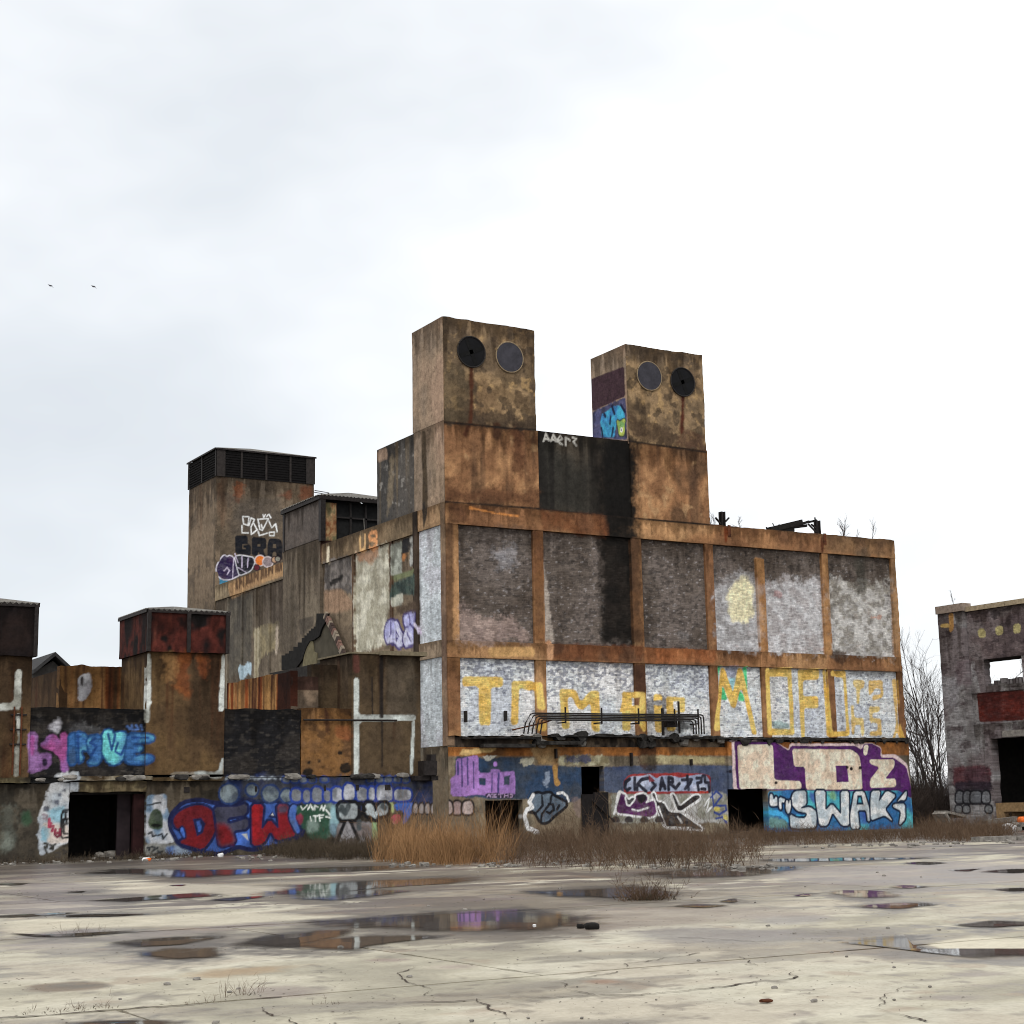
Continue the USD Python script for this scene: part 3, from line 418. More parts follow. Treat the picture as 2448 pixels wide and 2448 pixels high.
TR.poly([(230, 980), (400, 860), (520, 820), (600, 960), (600, 1050), (480, 1060), (440, 1320), (240, 1320), (220, 1100)], C(62, 150, 178), C(54, 112, 160), soft=.08, rough=.08, ns=2)
for g in ([(400, 840), (440, 960)], [(540, 820), (600, 930)], [(280, 970), (300, 1000)], [(380, 1010), (370, 1110)], [(420, 1180), (400, 1300)], [(240, 1180), (260, 1320)]): TR.line(g, .16, C(26, 32, 56), soft=.08)
TR.poly([(470, 1080), (490, 1050), (520, 1090), (580, 1030), (612, 1060), (590, 1130), (600, 1180), (590, 1300), (510, 1300), (490, 1150)], C(160, 172, 84), C(110, 150, 90), soft=.06, line=C(40, 56, 40), lw=.06, ns=3); TR.poly([(525, 1180), (560, 1160), (570, 1240), (530, 1250)], C(200, 205, 205), soft=.05); TR.poly([(538, 1195), (552, 1190), (555, 1225), (540, 1230)], C(24, 26, 30), soft=.04)
from shapely.geometry import Polygon
# ---------------------------------------------------------------- base colours of the warehouse
def flecks(u, z, col, c, su, sz, thr, seed, amt=.8):
    t = sstep(fbm2(u, z, su, sz, 3, seed), thr, thr+.08)[:, None]*amt; return col*(1-t)+np.asarray(c)*t
def streaks(u, z, col, c, su, seed, thr=.55, amt=.7, sz=.16):
    t = sstep(fbm2(u, z, su, sz, 4, seed), thr, thr+.16)[:, None]*amt; return col*(1-t)+np.asarray(c)*t
def frame_base(u, z):
    col = spread(u, z, [C(92, 64, 42), C(130, 88, 54), C(152, 108, 68), C(116, 78, 48)], .45, .35, 2, .09)
    col = streaks(u, z, col, C(70, 48, 34), 2.0, 4, .54, .75, .12); col = flecks(u, z, col, C(158, 122, 82), 1.6, 1.4, .62, 5, .5)
    low = (z < 15.2)[:, None]; hot = spread(u, z, [C(116, 76, 46), C(144, 98, 58), C(164, 120, 76)], .35, .3, 14, .1); hot = streaks(u, z, hot, C(86, 56, 36), 1.4, 15, .58, .6, .3)
    o = np.where(low, col*.3+hot*.7, col); g = o.mean(1)[:, None]; return (g+(o-g)*.86)*np.array([.97, 1.01, 1.0])
def tower_base(u, z):
    col = spread(u, z, [C(88, 74, 58), C(114, 95, 72), C(130, 108, 80), C(104, 84, 62)], .55, .5, 6)
    col = flecks(u, z, col, C(74, 62, 48), 1.3, 1.1, .56, 7, .75); col = flecks(u, z, col, C(158, 130, 90), 3, 3, .62, 8, .5)
    lowd = (sstep(fbm2(u, z, 2.6, 2.4, 4, 10)+.10*sstep(21.6-z, 0, 2.2), .60, .66)*.75)[:, None]; col = col*(1-lowd)+C(60, 50, 40)*lowd
    top = sstep(z+fbm2(u, z, 1.5, .5, 3, 11)*1.2, 23.3, 24.2)[:, None]*.55; return col*(1-top)+C(84, 72, 60)*top
def flank_base(u, z):
    col = spread(u, z, [C(112, 98, 84), C(128, 110, 92), C(138, 116, 98)], .5, .4, 16); return streaks(u, z, col, C(96, 84, 70), 2.2, 17, .55, .6, .3)
def parapet_base(u, z):
    col = spread(u, z, [C(42, 40, 36), C(54, 50, 44), C(62, 56, 48)], .5, .4, 18); return streaks(u, z, col, C(28, 26, 24), 1.8, 19, .48, .85, .08)
def panel_up(u, z):
    col = spread(u, z, [C(74, 66, 60), C(86, 78, 72), C(94, 86, 81)], .6, .5, 22)
    col = flecks(u, z, col, C(140, 136, 136), 6, 11, .64, 23, .65); col = flecks(u, z, col, C(52, 48, 46), 4, 7, .58, 24, .6)
    t = (sstep(12.0+(fbm2(u, z, 1.4, .5, 5, 25)-.5)*2.8-z, -.7, .9)*(u > 49.8))[:, None]
    pale = spread(u, z, [C(142, 140, 140), C(168, 168, 170), C(186, 186, 188)], 1.1, 1.5, 26)
    return col*(1-t)+flecks(u, z, flecks(u, z, pale, C(112, 106, 102), 8, 12, .57, 27, .7), C(150, 116, 104), 2.2, 3, .66, 28, .4)*t
def panel_low(u, z):
    col = spread(u, z, [C(176, 181, 188), C(190, 195, 200), C(199, 204, 207)], .5, .6, 32)
    h = sstep(z+(fbm2(u, z, .7, .7, 3, 33)-.5)*2.5, 6.1, 8.2)*(u < 49.6)
    d = sstep(fbm2(u, z, 7, 12, 3, 34)+.19*h-.04, .58, .66)[:, None]*.7; col = col*(1-d)+C(106, 110, 124)*d
    return flecks(u, z, col, C(70, 72, 86), 5, 12, .71, 35, .7)
def white_side(u, z): return flecks(u, z, spread(u, z, [C(158, 164, 168), C(178, 184, 188), C(170, 172, 178)], .8, .8, 36), C(136, 140, 146), 5, 9, .62, 37, .5)
def ground_floor(u, z):
    col = spread(u, z, [C(104, 92, 76), C(122, 112, 94), C(92, 84, 72)], .8, .8, 38)
    t = sstep(z, 3.68, 3.8)[:, None]; hot = spread(u, z, [C(128, 82, 44), C(150, 98, 52), C(110, 76, 48)], .9, 1, 39); return col*(1-t)+hot*t
def rubble_base(u, z): return flecks(u, z, spread(u, z, [C(78, 68, 58), C(104, 92, 78), C(62, 54, 48)], 1.2, 1.2, 40), C(38, 35, 33), 2, 2, .55, 41, .8)
def grey_side(u, z): return .86*streaks(u, z, spread(u, z, [C(84, 76, 66), C(98, 88, 76), C(108, 98, 84)], .35, .3, 42), C(72, 64, 54), 1.2, 43, .54, .8, .1)
def dark_side(u, z): return flecks(u, z, streaks(u, z, spread(u, z, [C(58, 56, 54), C(72, 68, 64)], .7, .5, 44), C(100, 86, 66), 1.6, 45, .6, .7, .08), C(134, 130, 124), 3, 4, .64, 46, .7)
# ---------------------------------------------------------------- warehouse
wh = thing('warehouse', 'large rust-stained concrete and brick warehouse with two rooftop towers and huge yellow lettering', 'warehouse', (48, 70, 0))
XC = [(34.63, 35.25), (39.23, 39.80), (44.80, 45.42), (49.30, 49.80), (52.55, 53.05), (56.9, 57.35), (61.78, 62.15)]
colw = lambda n, i, z0, z1, **k: piece(n, F, XC[i][0], XC[i][1], z0, z1, .10, .45, frame_base, M_CON, wh, .05, jag=k.get('jag'))
for i in range(7):
    if i not in (4,): colw('column', i, 8.93, 14.25, jag=(0, .10, 0, 0) if i == 6 else (.02, .02, 0, 0))
    colw('column', i, 4.62, 8.15, jag=(0, .16, .1, 0) if i == 6 else (.02, .02, .08, 0))
piece('column', F, 52.55, 53.05, 8.93, 13.7, .10, .45, frame_base, M_CON, wh, .05)
for a, b in ((34.63, 49.75), (49.75, 62.15)):
    piece('beam', F, a, b, 14.25, 15.27, .12, .5, frame_base, M_CON, wh, .055, jag=(0, .1 if b > 60 else 0, .015, .05 if b > 60 else 0))
    piece('beam', F, a, b, 8.15, 8.93, .12, .5, frame_base, M_CON, wh, .05, jag=(0, .12 if b > 60 else 0, .02, .015))
for i in range(6):
    a, b = XC[i][1], XC[i+1][0]
    if i == 3: piece('brick_panel', F, a, 52.55, 8.93, 14.25, -.04, .3, panel_up, M_BRK, wh, .045, drip=.3)
    elif i == 4: piece('brick_panel', F, 53.05, b, 8.93, 14.25, -.04, .3, panel_up, M_BRK, wh, .045, drip=.3)
    else: piece('brick_panel', F, a, b, 8.93, 14.25, -.04, .3, panel_up, M_BRK, wh, .045, drip=.3)
    piece('brick_panel', F, a, b, 4.62, 8.15, -.03, .3, panel_low, M_BRK, wh, .040, jag=(0, 0, .12, 0), drip=.16)
piece('brick_panel', F, 52.55, 53.05, 13.7, 14.25, -.035, .3, panel_up, M_BRK, wh, .045, drip=.3)
for g in ([(910, 805), (922, 765), (940, 800), (915, 790)], [(950, 805), (962, 770), (985, 808), (957, 795)], [(1000, 820), (985, 800), (1000, 775), (1012, 795), (990, 800), (1012, 825)], [(1030, 828), (1030, 785), (1052, 800)], [(1068, 785), (1088, 792), (1072, 808), (1088, 830)]): F.win(*C3).line(g, .085, C(170, 168, 162), soft=.05)
# upper block between z 15.27 and 19.1
piece('upper_wall', F, 34.63, 39.66, 15.27, 19.08, .05, .5, frame_base, M_CON, wh, .055)
piece('upper_wall', F, 44.98, 49.72, 15.27, 19.08, .05, .5, frame_base, M_CON, wh, .055)
piece('parapet_wall', F, 39.66, 44.98, 15.27, 19.12, -.03, .5, parapet_base, M_CON, wh, .055, label='soot-black wall between the two towers')
for (a, b, lab, vs, tl) in ((34.63, 39.6, 'rooftop tower with its black round opening on the left and grey round cover on the right', ((36.09, 22.53, 1), (38.17, 22.53, 0)), None), (44.93, 49.7, 'rooftop tower with turquoise painting on its flank and its black round opening on the right', ((46.28, 22.57, 0), (48.34, 22.5, 1)), TR)):
    tw = subgroup('roof_tower', wh, lab)
    piece('tower_wall', F, a, b, 19.08, 24.08, .04, .3, tower_base, M_CON, tw, .045, jag=(0, .07, 0, .05))
    w2 = S if tl is None else TR
    if tl is None: piece('tower_wall', S, 64.6, 67.7, 19.1, 24.08, .04, .3, flank_base, M_CON, tw, .06)
    else: piece('tower_wall', TR, 64.6, 67.75, 19.0, 24.08, -.02, .3, flank_base, M_CON, tw, .05)
    put('roof_slab', cat(bx(a+.1, b-.02, 64.75, 67.68, 23.7, 24.02), bx(b-.25, b-.03, 64.75, 67.68, 18.9, 23.7), bx(a+.1, b-.1, 67.4, 67.66, 18.9, 23.7)), M_ROOF, tw)
    for cx, cz, black in vs:
        th = np.linspace(0, 2*np.pi, 41)[:-1]
        ring = tube(np.stack([cx+.74*np.cos(np.append(th, 0)), np.full(41, 64.52), cz+.74*np.sin(np.append(th, 0))], 1), .032, 6, False)
        put('vent_ring', ring, M_PIPE if black else plain(f'ring_paint{len(used)}', C(112, 98, 78), .8), tw)
        d = trimesh.creation.cylinder(.72, .06, sections=40); v = np.array(d.vertices)[:, [0, 2, 1]]*[1, 1, 1]; f = np.array(d.faces)[:, ::-1]
        put('vent_opening' if black else 'vent_cover', (v+[cx, 64.56 if black else 64.53, cz], f), plain(f'vent{len(used)}', (.006, .006, .007) if black else C(46, 45, 50), .7 if black else .6, 0, 2.5, .35), tw)
        if black:
            for k in range(4): put('vent_blade', beam((cx, 64.53, cz), (cx+.66*math.cos(.4+k*1.57), 64.53, cz+.66*math.sin(.4+k*1.57)), .02, .2), plain(f'fan{len(used)}', (.008, .008, .008), .9), tw)
# ground floor with its three openings
Z4lo, gf = 3.2, lambda a, b, z0, z1, off=.05, j=None: piece('ground_wall', F, a, b, z0, z1, off, .4, ground_floor, M_CON, wh, .036, jag=j, drip=.25)
gf(34.63, 36.46, -.3, 4.15); gf(36.46, 38.42, 1.76, 4.15, j=(0, 0, .05, 0)); gf(38.42, 41.62, -.3, 4.15); gf(41.62, 42.88, 3.24, 4.15, j=(0, 0, .06, 0)); gf(42.88, 50.12, -.3, 4.15)
gf(50.12, 52.48, 2.1, 4.42, .22, (0, 0, .03, .06)); gf(52.48, 62.16, -.3, 4.42, .22, (0, .14, 0, .06))
piece('broken_wall', F, 34.63, 50.12, 4.15, 4.64, -.02, .35, rubble_base, M_CON, wh, .05, jag=(0, 0, 0, .22)); piece('broken_wall', F, 50.12, 62.16, 4.42, 4.66, -.02, .35, rubble_base, M_CON, wh, .05, jag=(0, .1, 0, .15))
rng = np.random.default_rng(5)
for x0, x1, z0, d in ((35.3, 39.3, 4.62, .55), (39.8, 45.0, 4.72, .7), (45.3, 50.3, 4.66, .6), (50.3, 55.3, 4.62, .5), (55.3, 62.1, 4.60, .5)):   # remains of a torn-off canopy slab, coloured black to draw its shadow line
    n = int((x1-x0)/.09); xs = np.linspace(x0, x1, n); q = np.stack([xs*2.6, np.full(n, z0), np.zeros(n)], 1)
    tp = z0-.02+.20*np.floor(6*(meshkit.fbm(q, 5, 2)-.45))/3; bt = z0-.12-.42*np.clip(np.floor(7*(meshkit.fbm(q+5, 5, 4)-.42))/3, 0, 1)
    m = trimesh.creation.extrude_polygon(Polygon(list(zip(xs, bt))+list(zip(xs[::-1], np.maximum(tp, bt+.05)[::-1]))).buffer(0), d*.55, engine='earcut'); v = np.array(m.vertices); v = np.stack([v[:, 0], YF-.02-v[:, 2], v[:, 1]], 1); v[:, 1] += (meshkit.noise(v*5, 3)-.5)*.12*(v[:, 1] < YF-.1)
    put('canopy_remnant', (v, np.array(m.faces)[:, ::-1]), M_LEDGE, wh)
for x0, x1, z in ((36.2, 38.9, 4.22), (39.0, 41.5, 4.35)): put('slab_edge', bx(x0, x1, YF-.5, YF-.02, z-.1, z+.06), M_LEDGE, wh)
for i in range(12):
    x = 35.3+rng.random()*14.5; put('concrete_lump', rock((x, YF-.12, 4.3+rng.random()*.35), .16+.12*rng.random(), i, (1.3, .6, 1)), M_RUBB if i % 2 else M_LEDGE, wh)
for px, py, l in ((1110, 1700, .5), (1205, 1700, .45), (1325, 1790, .45), (1505, 1800, .6), (1648, 1815, .3)):
    p = at(px, py, 1, YF); put('iron_bracket', bx(p[0]-.04, p[0]+.04, YF-.22, YF-.02, p[2]-l, p[2]), M_STEEL, wh)
# pipes along the wall
pz = at(1290, 1705, 1, YF-.7); pe = at(1682, 1712, 1, YF-.7)
for k in range(5):
    zo = -.075*k; xa, xb = pz[0]+.12*k-.3, pe[0]-.16*k; z = 5.66+zo
    pts = [(xa-.62+.10*k, YF-.78, 4.72), (xa-.5+.10*k, YF-.76, 5.2), (xa-.22, YF-.75-.05*k, z-.06), (xa, YF-.7, z), (xa+2, YF-.7, z), (xb-1.2, YF-.7, z+.02), (xb-.15, YF-.7, z+.02), (xb-.03, YF-.7, z-.03), (xb, YF-.7, z-.18), (xb, YF-.7, 4.75)]
    put('pipe', tube(pts, .036, 6), M_PIPE, wh)
for x in (40.4, 42.4, 44.5, 46.6, 48.0): put('pipe_hanger', cat(bx(x-.03, x+.03, YF-.76, YF-.70, 5.2, 5.95), bx(x-.03, x+.03, YF-.75, YF-.05, 5.22, 5.28)), M_STEEL, wh)
put('pipe_valve', cat(bx(46.3, 46.9, YF-.5, YF-.15, 5.1, 5.6), bx(46.15, 46.25, YF-.35, YF-.25, 4.7, 6.0), bx(47.12, 47.2, YF-.35, YF-.27, 4.8, 6.35)), M_STEEL, wh)
put('pipe', tube([at(1225, 1745, 1, YF-.6), at(1300, 1728, 1, YF-.6), at(1318, 1722, 1, YF-.6)], .035, 6), M_RUST, wh)
# flank: corner, white bays, upper flank, wing wall
piece('corner_column', S, 64.6, 64.98, 4.2, 15.27, .06, .4, lambda u, z: spread(u, z, [C(92, 74, 62), C(112, 92, 76), C(126, 106, 86)], .9, .5, 51), M_CON, wh, .06)
for z0, z1 in ((8.98, 14.27), (4.22, 8.22)): piece('whitewashed_bay', S, 64.98, 67.26, z0, z1, -.02, .3, white_side, M_BRKS, wh, .06, drip=.2)
piece('beam', S, 64.98, 67.26, 14.27, 15.27, .05, .4, lambda u, z: spread(u, z, [C(128, 104, 78), C(140, 112, 84)], .8, .8, 52), M_CON, wh, .06)
piece('beam', S, 64.98, 67.26, 8.22, 8.98, .05, .4, lambda u, z: spread(u, z, [C(112, 98, 82), C(128, 112, 94)], .8, .8, 53), M_CON, wh, .06)
piece('flank_wall', S, 64.6, 67.6, -.3, 4.22, .02, .4, lambda u, z: streaks(u, z, spread(u, z, [C(88, 80, 68), C(104, 92, 76), C(112, 108, 98)], .8, .8, 54), C(60, 54, 48), 2, 55), M_CON, wh, .06)
piece('flank_wall', S, 64.6, 67.62, 15.27, 19.1, .03, .4, flank_base, M_CON, wh, .06)
piece('corner_column', S, 67.26, 67.72, 4.2, 15.27, .09, .4, lambda u, z: spread(u, z, [C(48, 40, 34), C(66, 54, 44)], .8, .4, 56), M_CON, wh, .08)
piece('flank_wall', S, 67.62, 71.82, 15.27, 19.12, -.05, .4, dark_side, M_CON, wh, .08)
piece('wing_beam', S, 67.72, 78.42, 14.25, 15.3, .03, .4, lambda u, z: streaks(u, z, spread(u, z, [C(98, 84, 66), C(116, 98, 76)], .5, .5, 57), C(72, 60, 46), 1.5, 58, .5, .8, .3), M_CON, wh, .09)
for a, b in ((67.72, 70.1), (70.35, 74.4), (74.65, 78.42)): piece('wing_panel', S, a, b, 4, 14.25, -.06, .3, lambda u, z: flecks(u, z, spread(u, z, [C(96, 84, 70), C(114, 100, 82), C(122, 108, 90)], .5, .35, 59), C(84, 74, 62), 2, 3, .56, 60, .6), M_CON, wh, .09)
for a, b in ((70.1, 70.35), (74.4, 74.65)): piece('wing_column', S, a, b, 4, 14.25, .02, .3, lambda u, z: streaks(u, z, spread(u, z, [C(78, 58, 44), C(112, 92, 72)], 1, .5, 61), C(54, 40, 32), 2, 62), M_CON, wh, .09)
piece('wing_panel', S, 83.6, 94.5, 3, 14.15, -.05, .3, grey_side, M_CON, wh, .1)
piece('wing_beam', S, 83.6, 94.5, 14.15, 15.1, .02, .4, lambda u, z: spread(u, z, [C(108, 98, 82), C(124, 110, 88)], .5, .5, 63), M_CON, wh, .1)
for y in (85.6, 87.7, 89.9, 92.2): piece('wing_column', S, y, y+.22, 3, 14.1, .03, .3, lambda u, z: spread(u, z, [C(84, 76, 66), C(112, 104, 90)], 1, .3, 64), M_CON, wh, .1)
put('roof_slab', cat(bx(34.8, 62.0, 64.9, 96, 14.6, 15.0), bx(34.9, 49.5, 64.9, 71.7, 18.6, 18.95), bx(49.2, 49.65, 64.9, 71.7, 15.0, 18.9), bx(34.9, 49.5, 71.4, 71.75, 15, 18.9)), M_ROOF, wh)
put('end_wall', bx(61.62, 62.08, 65.02, 96, -.3, 15.1), plain('end_brick', C(104, 90, 78), .95, 0, 1.2, .35), wh)
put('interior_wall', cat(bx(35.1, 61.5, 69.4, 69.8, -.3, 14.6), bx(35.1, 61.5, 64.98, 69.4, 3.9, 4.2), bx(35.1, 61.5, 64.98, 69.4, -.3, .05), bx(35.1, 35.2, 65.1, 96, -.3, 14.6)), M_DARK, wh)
put('door_leaf', cat(bx(41.55, 42.2, YF-.12, YF-.09, .05, 1.98), bx(42.22, 43.05, YF-.12, YF-.08, .05, 2.06), beam((42.1, YF-.2, 1.7), (43.3, YF-.2, .7), .05, .07)), plain('near_black_boards', (.016, .014, .014), .95), wh, label='near-black boards across the doorway')  # boards and brace share one near-black tone
def prism_x(poly, x0, x1):
    'a y-z outline with depth along x'
    m = trimesh.creation.extrude_polygon(Polygon(poly).buffer(0), x1-x0, engine='earcut'); v = np.array(m.vertices); return np.stack([v[:, 2]+x0, v[:, 0], v[:, 1]], 1), np.array(m.faces)
def s6(pts, x): return [tuple(at(680+a*.17598, 1380+b*.17598, 0, x)[1:]) for a, b in pts]
GX = XS-.2
put('gable_wall', prism_x(s6([(440, 540), (560, 560), (700, 760), (800, 1050), (790, 1200), (100, 1400), (150, 1100), (280, 960), (380, 820)], GX), GX, XS-.03), plain('old_gable_plaster', C(60, 56, 47), .9, 0, 1.5, .3), wh, label='grey outline of a demolished gable left on the wing wall')
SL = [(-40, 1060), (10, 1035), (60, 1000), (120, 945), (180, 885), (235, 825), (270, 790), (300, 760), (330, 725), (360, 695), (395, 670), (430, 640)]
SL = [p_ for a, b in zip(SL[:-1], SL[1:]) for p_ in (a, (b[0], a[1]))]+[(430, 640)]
put('roof_scar', prism_x(s6([(432, 492), (600, 490), (570, 560), (545, 620), (500, 700), (470, 800), (400, 850), (340, 872), (290, 960), (240, 1120), (150, 1240), (-40, 1260)]+SL, GX-.1), GX-.1, GX-.01), plain('dark_scar', (.016, .015, .014), .95, 0, 5, .4), wh)  # near-black stepped strip along the old roofline
put('render_patch', prism_x(s6([(290, 900), (340, 862), (385, 870), (395, 1010), (440, 1030), (430, 1230), (240, 1240)], GX-.06), GX-.06, GX-.005), plain('scar_patch', C(88, 82, 63), .9, 0, 4, .3), wh)
put('render_patch', prism_x(s6([(222, 575), (420, 538), (428, 650), (350, 700), (300, 760), (235, 830)], XS-.04), XS-.05, XS+.03), plain('scar_brown', C(66, 54, 46), .9, 0, 4, .3), wh)
gp = [(556, 508), (600, 590), (645, 690), (700, 800), (750, 920), (810, 1060)]
for k, (a, b) in enumerate(zip(gp[:-1], gp[1:])):
    p, q = [at(680+g[0]*.17598, 1380+g[1]*.17598, 0, GX-.08) for g in (a, b)]
    for j in range(3):
        t0, t1 = j/3, (j+.86)/3; put('coping_brick', beam(p*(1-t0)+q*t0, p*(1-t1)+q*t1, .16, .30+.10*rng.random()), plain(f'coping{k}{j}', C(*[(112, 102, 90), (58, 48, 44), (96, 74, 66)][(k*2+j) % 3]), .9), wh)
# ---------------------------------------------------------------- lift towers on the wing
def corrugated(x0, x1, y0, y1, z, apex, over, pitch=.22):
    'low hipped roof of corrugated sheet: four slopes with a wavy eave'
    cx, cyy = (x0+x1)/2, (y0+y1)/2; V, f = [], []
    for a, b in (((x0, y0), (x1, y0)), ((x1, y0), (x1, y1)), ((x1, y1), (x0, y1)), ((x0, y1), (x0, y0))):
        a, b = np.array(a), np.array(b); L = np.linalg.norm(b-a); n = int(L/pitch*2)*2; d = (b-a)/L; nn = np.array([d[1], -d[0]])
        for i in range(n+1):
            t = i/n; e = a+(b-a)*t; w = .035*math.cos(t*L/pitch*2*math.pi); k = len(V)
            ap = np.array([cx, cyy])+(e-np.array([cx, cyy]))*.04
            V += [(*(e+nn*over), z+w), (*ap, apex+w*.1), (*(e+nn*over), z+w-.03)]
            if i: f += [(k-3, k, k+1), (k-3, k+1, k-2), (k-3, k-1, k), (k-3, k-2+1-2+2, k-1)]
    return np.array(V), np.array(f)
def louvre_band(par, x0, x1, y0, y1, z0, z1, nb, m):
    for k, (a, b, c, d) in enumerate(((x0, x1, y0, y0+.06), (x0, x0+.06, y0, y1))):
        put('louvre_panel', bx(a+.02, b-.02 if k == 0 else b, c+(0 if k == 0 else .02), d, z0, z1), m, par)
    for i in range(nb+1): x = x0+(x1-x0)*i/nb; w = .3 if i in (0, nb) else .06; x = x+(.26 if i == 0 else -.26 if i == nb else 0); put('post', bx(x-w, x+w, y0-.07, y0-.005, z0, z1), plain(f'louvre_post{i}', (.032, .027, .025), .9), par)
    for i in range(3): y = y0+(y1-y0)*i/2; put('post', bx(x0-.07, x0-.005, y-.07, y+.07, z0, z1), M_PIPE, par)
    nz = int((z1-z0)/.16)
    put('louvre_blades', cat(*[bx(x0+.05, x1-.05, y0-.04, y0-.008, z0+i*.16, z0+i*.16+.05) for i in range(nz)], *[bx(x0-.04, x0-.008, y0+.05, y1-.05, z0+i*.16, z0+i*.16+.05) for i in range(nz)]), plain('louvre_blade_black', (.009, .008, .008), .95), par)
    stage.GetPrimAtPath(ORGP(par, 'louvre_blades')).SetCustomDataByKey('kind', 'stuff')
def ORGP(par, n): return f'{par}/{n}'
ft = thing('lift_tower', 'tallest plain concrete tower behind, dark louvred top, purple and black lettering at its foot', 'tower', (37.9, 97, 0))
def ft_base(u, z): return np.array([.86, .85, .84])*streaks(u, z, flecks(u, z, spread(u, z, [C(84, 74, 62), C(100, 88, 74), C(112, 98, 82)], .35, .3, 70), C(74, 66, 58), 1, 1, .55, 71, .6), C(104, 66, 44), .9, 72, .62, .6, .12)
piece('tower_wall', FT, 34.63, 41.2, 14.4, 22.0, .0, .3, ft_base, M_CON, ft, .042)
piece('tower_wall', S, 94.6, 99.6, 8, 22.0, .0, .3, ft_base, M_CON, ft, .1)
put('tower_core', cat(bx(34.95, 41.18, 94.92, 99.55, 8, 22.0), bx(34.8, 41.0, 94.8, 99.4, 22.0, 23.6)), M_DARK, ft)
louvre_band(ft, 34.63, 41.2, 94.6, 99.6, 22.0, 23.72, 4, plain('louvre_dark', (.010, .009, .009), .9))
put('roof', corrugated(34.63, 41.2, 94.6, 99.6, 23.76, 24.5, .13), M_SHEET, ft); put('fascia', cat(bx(34.5, 41.32, 94.46, 94.52, 23.68, 23.78), bx(34.48, 34.54, 94.46, 99.75, 23.68, 23.78)), M_STEEL, ft)
put('ladder_hoop', cat(*[tube([(42.2+.0*k, 94.5+k*.5, 20.5), (42.2, 94.5+k*.5, 21.5+.02), (41.2, 94.5+k*.5, 21.6)], .03, 5) for k in range(2)], tube([(42.2, 94.5, 21.5), (42.2, 95, 21.5)], .03, 5)), M_STEEL, ft)
mt = thing('lift_tower', 'squat concrete tower with open rusty front and pale roof beside the main block', 'tower', (36.5, 81, 0))
MT = Wall(1, 78.45)
piece('tower_wall', S, 78.45, 83.55, 4, 15.62, .1, .4, grey_side, M_CON, mt, .09)
piece('side_panel', S, 78.6, 83.45, 15.66, 17.75, .08, .2, lambda u, z: spread(u, z, [C(74, 68, 64), C(86, 78, 72)], .5, .5, 75), M_CON, mt, .09)
piece('front_sill', MT, 34.55, 40.2, 14.4, 15.55, .02, .3, lambda u, z: spread(u, z, [C(58, 40, 36), C(72, 50, 44)], .5, .5, 76), M_CON, mt, .08)
put('post', bx(34.5, 34.78, 78.3, 78.6, 15.5, 17.8), M_STEEL, mt); put('post', bx(34.5, 34.7, 83.3, 83.55, 15.6, 17.8), M_STEEL, mt)
piece('rusty_pier', MT, 34.8, 35.45, 15.55, 17.6, .03, .3, lambda u, z: spread(u, z, [C(92, 86, 62), C(132, 108, 78), C(104, 60, 38), C(140, 118, 84)], 2.6, 1.6, 77), M_CON, mt, .05)
put('opening_dark_sheet', cat(bx(35.45, 40.2, 78.75, 78.85, 15.5, 17.75)), plain('mt_dark', (.014, .014, .014), .8), mt)  # near-black sheet paints the darkness inside the open front
for x in (36.4, 37.3, 38.4): put('mullion', bx(x-.05, x+.05, 78.62, 78.72, 15.5, 17.75), M_PIPE, mt)
put('mullion', bx(35.45, 40.2, 78.62, 78.7, 16.85, 16.93), M_PIPE, mt); put('bent_strip', tube([(37.1, 78.5, 16.9), (37.15, 78.5, 16.2), (37.5, 78.45, 15.7)], .03, 5), M_SHEET, mt)
put('fascia', cat(bx(34.45, 40.4, 78.28, 78.42, 17.75, 17.95), bx(34.43, 34.55, 78.4, 83.7, 17.75, 17.95)), M_STEEL, mt)
put('roof', corrugated(34.5, 40.4, 78.4, 83.6, 17.98, 18.75, .12), M_SHEET, mt); put('tower_core', bx(34.95, 40.2, 79.4, 83.4, 8, 17.7), M_DARK, mt)
# ---------------------------------------------------------------- the low loading wing in front on the left
L = Wall(1, YL); ZF, ZG, ZH, ZI, ZN, ZT = (0, 1660, .20704), (340, 1840, .20704), (680, 1820, .20704), (0, 1840, .20704), (500, 1540, .26915), (280, 1420, .14493)
NAVY = C(24, 28, 58)
L.win(*ZF)
L.poly([(530, 380), (640, 300), (680, 255), (715, 380), (680, 480), (600, 430)], C(150, 150, 156), C(96, 92, 100), soft=.15, rough=.15, ns=3)
L.poly([(740, 400), (900, 300), (1180, 400), (1150, 470), (800, 470)], C(92, 92, 92), C(60, 60, 62), soft=.2, rough=.3, op=.8, wear=.5)
L.poly([(310, 430), (440, 430), (430, 690), (560, 670), (605, 700), (590, 840), (330, 920)], C(112, 78, 124), C(134, 98, 146), soft=.08, rough=.05, wear=.2)
L.poly([(540, 470), (640, 450), (700, 545), (690, 440), (780, 430), (790, 900), (710, 900), (690, 730), (600, 650), (470, 610), (465, 560), (520, 540)], C(142, 72, 124), C(120, 84, 136), soft=.08, rough=.05, wear=.25, ns=2)
L.poly([(350, 470), (400, 470), (395, 700), (350, 710)], C(150, 70, 130), soft=.1, rough=.06, op=.8)
L.poly([(485, 750), (530, 735), (555, 780), (530, 835), (490, 825)], C(28, 24, 38), soft=.06)
B1, B2, B3 = C(50, 88, 136), C(78, 134, 162), C(52, 76, 108)
